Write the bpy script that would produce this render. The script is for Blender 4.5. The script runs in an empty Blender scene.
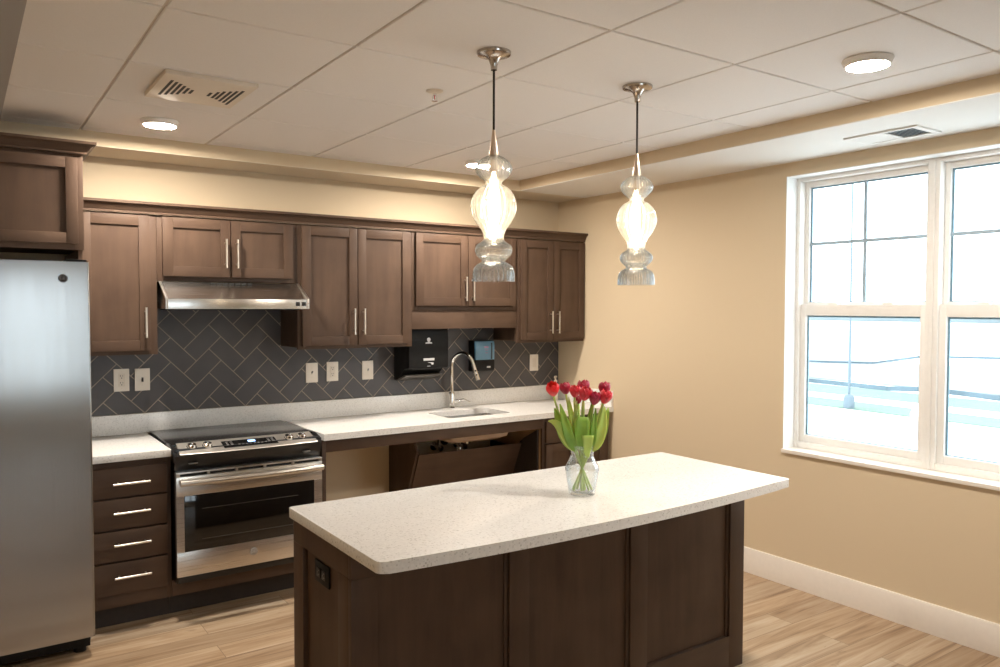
import bpy, bmesh, math, random
from mathutils import Vector, Matrix
random.seed(7)
PI = math.pi
C = bpy.context.scene.collection
sc = bpy.context.scene

# ------------------------------------------------------------------ materials
def new_mat(name):
    m = bpy.data.materials.new(name); m.use_nodes = True
    nt = m.node_tree; nt.nodes.clear()
    out = nt.nodes.new('ShaderNodeOutputMaterial')
    return m, nt, out

def nd(nt, t, **kw):
    n = nt.nodes.new(t)
    for k, v in kw.items():
        if k in n.inputs: n.inputs[k].default_value = v
        else: setattr(n, k, v)
    return n

def coords(nt, scale=(1, 1, 1), rot=(0, 0, 0)):
    tc = nd(nt, 'ShaderNodeTexCoord'); mp = nd(nt, 'ShaderNodeMapping')
    mp.inputs['Scale'].default_value = scale; mp.inputs['Rotation'].default_value = rot
    nt.links.new(tc.outputs['Object'], mp.inputs['Vector'])
    return mp.outputs['Vector']

def ramp(nt, fac, stops):
    r = nd(nt, 'ShaderNodeValToRGB'); e = r.color_ramp.elements
    e[0].position, e[0].color = stops[0][0], (*stops[0][1], 1)
    e[1].position, e[1].color = stops[-1][0], (*stops[-1][1], 1)
    for p, c in stops[1:-1]:
        x = e.new(p); x.color = (*c, 1)
    nt.links.new(fac, r.inputs['Fac'])
    return r.outputs['Color']

def plain(name, col, rough=.5, metal=0., spec=.5, coat=0., aniso=0., noise=0., nscale=40, bump=0., bscale=200, sub=0.):
    m, nt, out = new_mat(name)
    b = nd(nt, 'ShaderNodeBsdfPrincipled', Roughness=rough, Metallic=metal)
    b.inputs['Base Color'].default_value = (*col, 1)
    b.inputs['Specular IOR Level'].default_value = spec
    b.inputs['Coat Weight'].default_value = coat
    b.inputs['Anisotropic'].default_value = aniso
    b.inputs['Subsurface Weight'].default_value = sub
    nt.links.new(b.outputs[0], out.inputs[0])
    if noise:
        v = coords(nt); n = nd(nt, 'ShaderNodeTexNoise', Scale=nscale, Detail=4.)
        nt.links.new(v, n.inputs['Vector'])
        c = ramp(nt, n.outputs['Fac'], [(.25, tuple(x * (1 - noise) for x in col)), (.75, tuple(min(1, x * (1 + noise)) for x in col))])
        nt.links.new(c, b.inputs['Base Color'])
    if bump:
        v = coords(nt); n = nd(nt, 'ShaderNodeTexNoise', Scale=bscale, Detail=3.)
        nt.links.new(v, n.inputs['Vector'])
        bp = nd(nt, 'ShaderNodeBump', Strength=bump, Distance=.002)
        nt.links.new(n.outputs['Fac'], bp.inputs['Height']); nt.links.new(bp.outputs[0], b.inputs['Normal'])
    return m

def wood(name, dark, light, scale, rough=.5):
    m, nt, out = new_mat(name)
    b = nd(nt, 'ShaderNodeBsdfPrincipled', Roughness=rough)
    b.inputs['Specular IOR Level'].default_value = .25
    v = coords(nt, scale)
    n = nd(nt, 'ShaderNodeTexNoise', Scale=1., Detail=6., Roughness=.6, Distortion=.4)
    nt.links.new(v, n.inputs['Vector'])
    v2 = coords(nt, (3, 3, 3)); n2 = nd(nt, 'ShaderNodeTexNoise', Scale=1.6, Detail=3.)
    nt.links.new(v2, n2.inputs['Vector'])
    ad = nd(nt, 'ShaderNodeMath', operation='MULTIPLY_ADD'); ad.inputs[1].default_value = .55
    sub = nd(nt, 'ShaderNodeMath', operation='MULTIPLY'); sub.inputs[1].default_value = .45
    nt.links.new(n2.outputs['Fac'], sub.inputs[0]); nt.links.new(n.outputs['Fac'], ad.inputs[0]); nt.links.new(sub.outputs[0], ad.inputs[2])
    c = ramp(nt, ad.outputs[0], [(.3, dark), (.7, light)])
    nt.links.new(c, b.inputs['Base Color']); nt.links.new(b.outputs[0], out.inputs[0])
    bp = nd(nt, 'ShaderNodeBump', Strength=.06, Distance=.001)
    nt.links.new(n.outputs['Fac'], bp.inputs['Height']); nt.links.new(bp.outputs[0], b.inputs['Normal'])
    return m

def emit(name, col, s):
    m, nt, out = new_mat(name)
    e = nd(nt, 'ShaderNodeEmission', Strength=s); e.inputs[0].default_value = (*col, 1)
    nt.links.new(e.outputs[0], out.inputs[0]); return m

def thin_glass(name, tint, edge, rough=.02, haze=0., hazecol=(1, 1, 1), refl=1.0, ior=1.45, bend=0., power=3.5):
    m, nt, out = new_mat(name)
    lw = nd(nt, 'ShaderNodeLayerWeight', Blend=.35)
    mixc = nd(nt, 'ShaderNodeMix', data_type='RGBA')
    mixc.inputs[6].default_value = (*tint, 1); mixc.inputs[7].default_value = (*edge, 1)
    nt.links.new(lw.outputs['Facing'], mixc.inputs[0])
    t = nd(nt, 'ShaderNodeBsdfTransparent'); nt.links.new(mixc.outputs[2], t.inputs[0])
    g = nd(nt, 'ShaderNodeBsdfGlossy', Roughness=rough)
    l2 = nd(nt, 'ShaderNodeLayerWeight', Blend=.5); pw = nd(nt, 'ShaderNodeMath', operation='POWER'); pw.inputs[1].default_value = power; nt.links.new(l2.outputs['Facing'], pw.inputs[0])
    fr = nd(nt, 'ShaderNodeMath', operation='MULTIPLY_ADD'); fr.inputs[1].default_value = .55; fr.inputs[2].default_value = ((ior - 1) / (ior + 1)) ** 2; nt.links.new(pw.outputs[0], fr.inputs[0])
    mu = nd(nt, 'ShaderNodeMath', operation='MULTIPLY'); mu.inputs[1].default_value = refl; mu.use_clamp = True
    nt.links.new(fr.outputs[0], mu.inputs[0])
    mx = nd(nt, 'ShaderNodeMixShader'); nt.links.new(mu.outputs[0], mx.inputs[0])
    last = t.outputs[0]
    if bend:
        rf = nd(nt, 'ShaderNodeBsdfRefraction', IOR=1.35, Roughness=.03); nt.links.new(mixc.outputs[2], rf.inputs[0])
        mb_ = nd(nt, 'ShaderNodeMixShader'); mb_.inputs[0].default_value = bend
        nt.links.new(t.outputs[0], mb_.inputs[1]); nt.links.new(rf.outputs[0], mb_.inputs[2]); last = mb_.outputs[0]
    if haze:
        tr = nd(nt, 'ShaderNodeBsdfTranslucent'); tr.inputs[0].default_value = (*hazecol, 1)
        di = nd(nt, 'ShaderNodeBsdfDiffuse'); di.inputs[0].default_value = (*hazecol, 1)
        m0 = nd(nt, 'ShaderNodeMixShader'); m0.inputs[0].default_value = .4
        nt.links.new(tr.outputs[0], m0.inputs[1]); nt.links.new(di.outputs[0], m0.inputs[2])
        m1 = nd(nt, 'ShaderNodeMixShader'); m1.inputs[0].default_value = haze
        nt.links.new(last, m1.inputs[1]); nt.links.new(m0.outputs[0], m1.inputs[2]); last = m1.outputs[0]
    nt.links.new(last, mx.inputs[1]); nt.links.new(g.outputs[0], mx.inputs[2])
    nt.links.new(mx.outputs[0], out.inputs[0]); return m

def quartz(name, base):
    m, nt, out = new_mat(name)
    b = nd(nt, 'ShaderNodeBsdfPrincipled', Roughness=.22)
    v = coords(nt)
    vo = nd(nt, 'ShaderNodeTexVoronoi', Scale=170.); nt.links.new(v, vo.inputs['Vector'])
    n = nd(nt, 'ShaderNodeTexNoise', Scale=90., Detail=2.); nt.links.new(v, n.inputs['Vector'])
    gt = nd(nt, 'ShaderNodeMath', operation='GREATER_THAN'); gt.inputs[1].default_value = .84
    sp = nd(nt, 'ShaderNodeSeparateColor'); nt.links.new(vo.outputs['Color'], sp.inputs[0])
    nt.links.new(sp.outputs[0], gt.inputs[0])
    lt = nd(nt, 'ShaderNodeMath', operation='LESS_THAN'); lt.inputs[1].default_value = .55
    nt.links.new(vo.outputs['Distance'], lt.inputs[0])
    mu = nd(nt, 'ShaderNodeMath', operation='MULTIPLY'); nt.links.new(gt.outputs[0], mu.inputs[0]); nt.links.new(lt.outputs[0], mu.inputs[1])
    c1 = ramp(nt, n.outputs['Fac'], [(.35, tuple(x * .93 for x in base)), (.65, base)])
    spk = ramp(nt, sp.outputs[1], [(.1, (.58, .56, .53)), (.5, (.75, .74, .72)), (.9, (.67, .65, .62))])
    mx = nd(nt, 'ShaderNodeMix', data_type='RGBA'); nt.links.new(mu.outputs[0], mx.inputs[0])
    nt.links.new(c1, mx.inputs[6]); nt.links.new(spk, mx.inputs[7])
    nt.links.new(mx.outputs[2], b.inputs['Base Color']); nt.links.new(b.outputs[0], out.inputs[0]); return m

def floor_mat():
    m, nt, out = new_mat('oak_plank_floor')
    b = nd(nt, 'ShaderNodeBsdfPrincipled', Roughness=.42)
    b.inputs['Specular IOR Level'].default_value = .4
    v = coords(nt)
    br = nd(nt, 'ShaderNodeTexBrick', Scale=1.)
    br.offset = .37; br.offset_frequency = 2
    br.inputs['Brick Width'].default_value = 1.22; br.inputs['Row Height'].default_value = .152
    br.inputs['Mortar Size'].default_value = .0012; br.inputs['Mortar Smooth'].default_value = 0; br.inputs['Bias'].default_value = 0
    br.inputs['Color1'].default_value = (0, 0, 0, 1); br.inputs['Color2'].default_value = (1, 1, 1, 1); br.inputs['Mortar'].default_value = (.25, .25, .25, 1)
    nt.links.new(v, br.inputs['Vector'])
    sep = nd(nt, 'ShaderNodeSeparateColor'); nt.links.new(br.outputs['Color'], sep.inputs[0])
    # offset the grain for each plank
    comb = nd(nt, 'ShaderNodeCombineXYZ')
    k = nd(nt, 'ShaderNodeMath', operation='MULTIPLY'); k.inputs[1].default_value = 37.
    nt.links.new(sep.outputs[0], k.inputs[0]); nt.links.new(k.outputs[0], comb.inputs[0]); nt.links.new(k.outputs[0], comb.inputs[2])
    va = nd(nt, 'ShaderNodeVectorMath', operation='ADD'); nt.links.new(v, va.inputs[0]); nt.links.new(comb.outputs[0], va.inputs[1])
    def grain(s, det, dist):
        mp = nd(nt, 'ShaderNodeMapping'); mp.inputs['Scale'].default_value = s; nt.links.new(va.outputs[0], mp.inputs[0])
        n = nd(nt, 'ShaderNodeTexNoise', Scale=1., Detail=det, Roughness=.6, Distortion=dist); nt.links.new(mp.outputs[0], n.inputs['Vector']); return n.outputs['Fac']
    g1 = grain((1.1, 17, 1), 8., 1.3); g2 = grain((4.5, 14, 1), 3., .6)
    c1 = ramp(nt, g1, [(.32, (.23, .145, .083)), (.43, (.37, .255, .158)), (.54, (.46, .34, .225)), (.68, (.53, .42, .305))])
    tint = ramp(nt, sep.outputs[0], [(0, (.76, .72, .69)), (.5, (1, .97, .94)), (1, (.90, .92, .95))])
    mx = nd(nt, 'ShaderNodeMix', data_type='RGBA', blend_type='MULTIPLY'); mx.inputs[0].default_value = 1
    nt.links.new(c1, mx.inputs[6]); nt.links.new(tint, mx.inputs[7])
    kn = ramp(nt, g2, [(.24, (.35, .27, .2)), (.34, (1, 1, 1))])
    m2 = nd(nt, 'ShaderNodeMix', data_type='RGBA', blend_type='MULTIPLY'); m2.inputs[0].default_value = .8
    nt.links.new(mx.outputs[2], m2.inputs[6]); nt.links.new(kn, m2.inputs[7])
    m3 = nd(nt, 'ShaderNodeMix', data_type='RGBA'); nt.links.new(br.outputs['Fac'], m3.inputs[0])
    nt.links.new(m2.outputs[2], m3.inputs[6]); m3.inputs[7].default_value = (.16, .1, .06, 1)
    nt.links.new(m3.outputs[2], b.inputs['Base Color'])
    bp = nd(nt, 'ShaderNodeBump', Strength=.12, Distance=.002); nt.links.new(g1, bp.inputs['Height']); nt.links.new(bp.outputs[0], b.inputs['Normal'])
    nt.links.new(b.outputs[0], out.inputs[0]); return m

def brushed(name, col, rough, axis='z', aniso=.0):
    m, nt, out = new_mat(name)
    b = nd(nt, 'ShaderNodeBsdfPrincipled', Metallic=1.)
    b.inputs['Base Color'].default_value = (*col, 1)
    s = {'z': (500, 500, 2), 'x': (2, 400, 500)}[axis]
    v = coords(nt, s); n = nd(nt, 'ShaderNodeTexNoise', Scale=1., Detail=2.)
    nt.links.new(v, n.inputs['Vector'])
    mr = nd(nt, 'ShaderNodeMapRange'); mr.inputs[3].default_value = rough - .05; mr.inputs[4].default_value = rough + .07
    nt.links.new(n.outputs['Fac'], mr.inputs[0]); nt.links.new(mr.outputs[0], b.inputs['Roughness'])
    if aniso:
        b.inputs['Anisotropic'].default_value = aniso
        tg = nd(nt, 'ShaderNodeTangent', direction_type='RADIAL', axis='X' if axis == 'x' else 'Z')
        nt.links.new(tg.outputs[0], b.inputs['Tangent'])
    nt.links.new(b.outputs[0], out.inputs[0]); return m

WD, WL = (.060, .0345, .0225), (.108, .066, .043)
M = dict(
    wood=wood('stained_maple_upright', WD, WL, (14, 14, 1.6)),
    woodh=wood('stained_maple_level', WD, WL, (1.6, 14, 14)),
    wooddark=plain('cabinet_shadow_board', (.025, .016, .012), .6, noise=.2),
    lit_side=plain('lit_side_wood', (.42, .27, .14), .5, noise=.15, nscale=12),  # lit tone of the drawer cabinet's side, put into the colour
    tan=plain('tan_wall_paint', (.66, .54, .375), .75, bump=.15, bscale=350),
    white=plain('white_ceiling_paint', (.78, .76, .73), .75, bump=.1, bscale=350),
    shadewhite=plain('shaded_soffit_white', (.36, .345, .34), .8, bump=.1, bscale=350),  # left soffit's white underside with its shade put into the colour
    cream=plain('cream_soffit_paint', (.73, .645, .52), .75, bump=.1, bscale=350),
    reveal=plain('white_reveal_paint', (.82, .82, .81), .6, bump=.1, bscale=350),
    trim=plain('white_trim_enamel', (.80, .74, .67), .4, noise=.02),
    vinyl=plain('white_window_vinyl', (.84, .82, .79), .35, noise=.02),
    ctile=plain('ceiling_tile_face', (.80, .77, .75), .9, bump=.5, bscale=420, noise=.03, nscale=300),
    grid=plain('ceiling_grid_metal', (.62, .55, .47), .5, noise=.03),
    tile=plain('slate_grey_tile', (.076, .071, .073), .38, noise=.18, nscale=9, bump=.1, bscale=60),
    grout=plain('tan_grout', (.37, .305, .25), .85, noise=.1),
    quartz=quartz('speckled_quartz', (.86, .845, .82)),
    floor=floor_mat(),
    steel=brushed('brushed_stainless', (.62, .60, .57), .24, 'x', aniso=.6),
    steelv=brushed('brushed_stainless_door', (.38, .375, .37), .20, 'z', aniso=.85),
    consteel=brushed('satin_console_steel', (.66, .62, .57), .42, 'x'),
    steelb=brushed('sink_steel', (.42, .40, .37), .22, 'x'),
    steelo=brushed('brushed_stainless_oven', (.64, .61, .57), .28, 'x', aniso=.5),
    nickel=plain('satin_nickel', (.78, .72, .63), .28, 1., noise=.04),
    canopy=plain('dark_satin_nickel', (.50, .46, .42), .2, 1., noise=.04),
    chrome=plain('polished_chrome', (.86, .85, .83), .06, 1., noise=.02),
    blackg=plain('black_glass', (.006, .006, .006), .06, spec=.6, noise=.2),
    cooktop=plain('cooktop_glass', (.012, .011, .011), .16, spec=.6, noise=.2),
    black=plain('black_enamel', (.012, .011, .011), .28, noise=.2),
    blackp=plain('black_plastic', (.009, .0085, .0085), .5, spec=.2, noise=.2),
    greyp=plain('grey_plastic', (.32, .31, .30), .45, noise=.05),
    plate=plain('ivory_switch_plate', (.80, .73, .64), .35, noise=.02),
    plated=plain('ivory_switch_body', (.74, .66, .56), .35, noise=.02),
    darkslot=plain('dark_slot', (.012, .011, .010), .6, noise=.2),
    brownslot=plain('brown_toggle', (.06, .05, .04), .5, noise=.2),
    cord=plain('black_cord', (.016, .011, .010), .6, noise=.2),
    champagne=plain('champagne_metal', (.80, .66, .54), .3, 1., noise=.03),
    lens=emit('light_lens', (1., .905, .79), 310.),
    bulb=emit('bulb_filament', (1., .74, .47), 30.),
    display=emit('blue_display', (.30, .50, 1.), 2.0),
    pglass=thin_glass('ribbed_shade_glass', (.985, .99, .995), (.70, .83, .89), .03, haze=.06, hazecol=(1, .95, .88), refl=1.5, bend=.3, power=2.2),
    vglass=thin_glass('vase_glass', (.992, .996, .996), (.84, .88, .90), .02, haze=.035, refl=1.9),
    water=thin_glass('vase_water', (.985, .992, .992), (.92, .95, .955), .02, refl=.7, ior=1.33),
    wglass=thin_glass('window_glass', (.97, .985, .99), (.93, .96, .97), .0, refl=.6),
    bluewin=thin_glass('blue_soap_cover', (.42, .68, .86), (.15, .36, .52), .05, haze=.88, hazecol=(.36, .66, .86), refl=1.2),
    pinkm=plain('pink_soap_label', (.55, .35, .55), .5, noise=.1),
    silver=plain('silver_print', (.62, .62, .62), .4, .3, noise=.03),
    bowl=plain('sink_undercoat', (.52, .40, .30), .7, noise=.05),
    ivory=plain('ivory_bottle', (.80, .72, .60), .35, noise=.03),
    stem=plain('tulip_stem_green', (.38, .53, .13), .45, noise=.2, nscale=30, sub=.1),
    leaf=plain('tulip_leaf_green', (.20, .40, .05), .42, noise=.35, nscale=14, sub=.1),
    leafy=plain('pale_leaf_green', (.42, .58, .12), .42, noise=.15, nscale=14, sub=.1),
    petal=plain('red_petal', (.62, .012, .03), .45, noise=.25, nscale=60, sub=.1),
    petald=plain('crimson_petal', (.36, .006, .04), .45, noise=.25, nscale=60, sub=.1),
    petalb=plain('bright_red_petal', (.80, .016, .022), .4, noise=.15, nscale=60, sub=.1),
    ground=plain('pale_gravel', (.76, .78, .78), .95, noise=.06, nscale=.3),
    bare=plain('pale_bare_ground', (.18, .195, .20), .95, noise=.3, nscale=.12),
    asphalt=plain('pale_concrete', (.76, .78, .78), .95, noise=.04, nscale=.5),
    grass=plain('pale_grass', (.105, .155, .12), .95, noise=.12, nscale=.8),
    fence=plain('dark_silt_fabric', (.095, .13, .15), .9, noise=.3, nscale=.6),
    muntin=plain('backlit_white_muntin', (.36, .47, .56), .5, noise=.03),  # white bars; their backlit shade is in the colour
    gasket=plain('slate_blue_gasket', (.20, .32, .40), .6, noise=.1),
    pole=plain('grey_pole_paint', (.10, .13, .15), .5, noise=.05),
    whitem=plain('white_post_paint', (.8, .8, .8), .5, noise=.03),
    treeline=plain('hazy_trees', (.16, .19, .20), .95, noise=.15, nscale=.1),
)

# ------------------------------------------------------------------ mesh builder
class MB:
    def __init__(s): s.bm = bmesh.new(); s.mi = 0
    def _mark(s, faces):
        for f in faces: f.material_index = s.mi
    def box(s, x0, x1, y0, y1, z0, z1, bev=0., seg=2):
        t = bmesh.new(); bmesh.ops.create_cube(t, size=1.)
        for v in t.verts: v.co = Vector((x0 + (v.co.x + .5) * (x1 - x0), y0 + (v.co.y + .5) * (y1 - y0), z0 + (v.co.z + .5) * (z1 - z0)))
        if bev: bmesh.ops.bevel(t, geom=t.edges[:], offset=bev, segments=seg, profile=.6, affect='EDGES')
        s._merge(t); return s
    def _merge(s, t):
        bmesh.ops.recalc_face_normals(t, faces=t.faces[:])
        mp = {v: s.bm.verts.new(v.co) for v in t.verts}
        for f in t.faces:
            try: g = s.bm.faces.new([mp[v] for v in f.verts]); g.material_index = s.mi
            except ValueError: pass
        t.free()
    def mat(s, i): s.mi = i; return s
    def prism(s, pts, a0, a1, axis='x', bev=0., vert_bev=0.):
        t = bmesh.new()
        def mk(p, a):
            if axis == 'x': return (a, p[0], p[1])
            if axis == 'y': return (p[0], a, p[1])
            return (p[0], p[1], a)
        A = [t.verts.new(mk(p, a0)) for p in pts]; B = [t.verts.new(mk(p, a1)) for p in pts]; n = len(pts)
        t.faces.new(A); t.faces.new(B[::-1])
        for i in range(n): t.faces.new((A[i], B[i], B[(i + 1) % n], A[(i + 1) % n]))
        if bev: bmesh.ops.bevel(t, geom=t.edges[:], offset=bev, segments=2, profile=.6, affect='EDGES')
        s._merge(t); return s
    def loft(s, rings, cap=True, closed=True):
        t = bmesh.new(); R = [[t.verts.new(p) for p in r] for r in rings]; n = len(R[0])
        for a, b in zip(R[:-1], R[1:]):
            for i in range(n if closed else n - 1):
                j = (i + 1) % n; t.faces.new((a[i], a[j], b[j], b[i]))
        if cap and closed: t.faces.new(R[0][::-1]); t.faces.new(R[-1])
        s._merge(t); return s
    def lathe(s, prof, cx, cy, cz=0., seg=32, ribs=0, ramp_=0., cap=True, axis='z'):
        rings = []
        for p in prof:
            r, z = p[0], p[1]; amp = p[2] if len(p) > 2 else ramp_
            ring = []
            for k in range(seg):
                a = 2 * PI * k / seg; rr = r * (1 + (amp * math.cos(ribs * a) if ribs else 0))
                if axis == 'z': ring.append((cx + rr * math.cos(a), cy + rr * math.sin(a), cz + z))
                else: ring.append((cx + rr * math.cos(a), cy - z, cz + rr * math.sin(a)))
            rings.append(ring)
        return s.loft(rings, cap)
    def tube(s, pts, rad, seg=12, cap=True):
        pts = [Vector(p) for p in pts]; n = len(pts); rings = []; prev = None
        rad = rad if isinstance(rad, (list, tuple)) else [rad] * n
        for i, p in enumerate(pts):
            d = (pts[min(i + 1, n - 1)] - pts[max(i - 1, 0)]).normalized()
            if prev is None:
                up = Vector((0, 0, 1)) if abs(d.z) < .9 else Vector((1, 0, 0)); u = d.cross(up).normalized()
            else: u = (prev - d * prev.dot(d)).normalized()
            prev = u; w = d.cross(u)
            rings.append([p + (u * math.cos(2 * PI * k / seg) + w * math.sin(2 * PI * k / seg)) * rad[i] for k in range(seg)])
        return s.loft(rings, cap)
    def grid(s, P):
        t = bmesh.new(); V = [[t.verts.new(p) for p in r] for r in P]
        for i in range(len(P) - 1):
            for j in range(len(P[0]) - 1): t.faces.new((V[i][j], V[i + 1][j], V[i + 1][j + 1], V[i][j + 1]))
        s._merge(t); return s
    def build(s, name, mats, parent=None, angle=35, kind=None, label=None, solid=0.):
        if not isinstance(mats, (list, tuple)): mats = [mats]
        me = bpy.data.meshes.new(name)
        root = parent
        while root is not None and root.parent is not None: root = root.parent
        if root is not None:
            off = root.location
            for v in s.bm.verts: v.co -= off
        s.bm.to_mesh(me); s.bm.free()
        for m in mats: me.materials.append(m)
        for p in me.polygons: p.use_smooth = True
        me.set_sharp_from_angle(angle=math.radians(angle))
        o = bpy.data.objects.new(name, me); C.objects.link(o)
        if parent is not None: o.parent = parent
        if kind: o['kind'] = kind
        if label: o['label'] = label
        if solid:
            md = o.modifiers.new('thickness', 'SOLIDIFY'); md.thickness = solid; md.offset = 0
        return o

def thing(name, label, cat, loc, group=None):
    o = bpy.data.objects.new(name, None); o.empty_display_size = .1; C.objects.link(o); o.location = loc
    o['label'] = label; o['category'] = cat
    if group: o['group'] = group
    return o

def tag(o, label, cat, group=None, kind=None):
    o['label'] = label; o['category'] = cat
    if group: o['group'] = group
    if kind: o['kind'] = kind
    return o

def structure(name, label=None):
    o = bpy.data.objects.new(name, None); C.objects.link(o); o['kind'] = 'structure'
    if label: o['label'] = label
    return o

# ------------------------------------------------------------------ key dimensions (metres)
ZC, ZS = 2.4646, 2.3926          # tiled ceiling, lowered soffit
XS, YS, XL = -.6045, -.3143, -3.69   # inner edges of the soffits
XW, YR = -4.55, -8.5             # left wall, rear wall
YF, YD = -.603, -.625            # base cabinet frame / drawer faces
ZCT, TK = .866, .036             # worktop height, thickness

# ------------------------------------------------------------------ room shell
MB().box(XW - .15, .2, YR - .15, .15, -.12, 0).build('floor', M['floor'], kind='structure')
MB().box(XW - .15, .2, .0, .15, -.0, 2.6).build('wall_back', M['tan'], kind='structure')
MB().box(XW - .15, XW, YR, 0, 0, 2.6).build('wall_left', M['tan'], kind='structure')
# rear wall with an opening for the added, unseen window
def wall_with_openings(name, axis, pos0, pos1, a0, a1, openings):
    mb = MB(); cur = a0
    def bx(u0, u1, z0, z1):
        if axis == 'y': mb.box(pos0, pos1, u0, u1, z0, z1)
        else: mb.box(u0, u1, pos0, pos1, z0, z1)
    for (o0, o1, z0, z1) in sorted(openings):
        bx(cur, o0, 0, 2.6); bx(o0, o1, 0, z0); bx(o0, o1, z1, 2.6); cur = o1
    bx(cur, a1, 0, 2.6)
    return mb.build(name, M['tan'], kind='structure')
WZ0, WZ1 = .777, 2.318
wall_with_openings('wall_right', 'y', 0, .18, YR, 0, [(-3.574, -2.04, WZ0 - .022, WZ1)])
wall_with_openings('wall_front', 'x', YR - .15, YR, XW, .18, [(-3.75, -2.35, .45, 2.05)])

# ceiling: grid backing and tegular tiles
mb = MB(); mb.mat(0).box(XL, XS, YR, YS, ZC + .007, ZC + .06)
GX, GY, gx0, gy0 = .6083, .612, -1.5129, -3.4966
mb.mat(1)
xs = [XL] + [gx0 + k * GX for k in range(-3, 2)] + [XS]
ys = [gy0 + k * GY for k in range(-8, 6)]
ys = [YR] + [y for y in ys if YR + .05 < y < YS - .02] + [YS]
xs = [x for i, x in enumerate(xs) if i == 0 or i == len(xs) - 1 or XL + .05 < x < XS - .03]
for xa, xb in zip(xs[:-1], xs[1:]):
    for ya, yb in zip(ys[:-1], ys[1:]):
        g = .0048
        mb.box(xa + (g if xa != XL else 0), xb - (g if xb != XS else .002), ya + g, yb - (g if yb != YS else .002), ZC, ZC + .012, bev=.003, seg=1)
mb.build('ceiling', [M['grid'], M['ctile']], kind='structure')

# lowered soffits: tan faces; undersides cream, white, and shade-darkened on the left
mb = MB(); mb.mat(0).box(XW, 0, YS, 0, ZS + .004, 2.6); mb.mat(1).box(XW, 0, YS, 0, ZS, ZS + .004); mb.build('trim_1', [M['tan'], M['cream']], kind='structure')
mb = MB(); mb.mat(0).box(XS, 0, YR, YS, ZS + .004, 2.6); mb.mat(1).box(XS, 0, YR, YS, ZS, ZS + .004); mb.build('trim_2', [M['tan'], M['white']], kind='structure')
mb = MB(); mb.mat(0).box(XW, XL, YR, YS, ZS + .004, 2.6); mb.mat(1).box(XW, XL, YR, YS, ZS, ZS + .004); mb.build('trim_3', [M['tan'], M['shadewhite']], kind='structure')

def baseboard(name, axis, pos, sgn, a0, a1):
    prof = [(0, 0), (.015, 0), (.015, .138), (.010, .147), (0, .147)]
    mb = MB()
    if axis == 'y': mb.prism([(pos + sgn * p[0], p[1]) for p in prof], a0, a1, 'y')
    else: mb.prism([(pos + sgn * p[0], p[1]) for p in prof], a0, a1, 'x')
    mb.build(name, M['trim'], kind='structure')
baseboard('baseboard_right', 'y', 0, -1, YR, -.66)
baseboard('baseboard_left', 'y', XW, 1, YR, -.9)
baseboard('baseboard_front', 'x', YR, 1, XW + .02, -.02)

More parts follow.
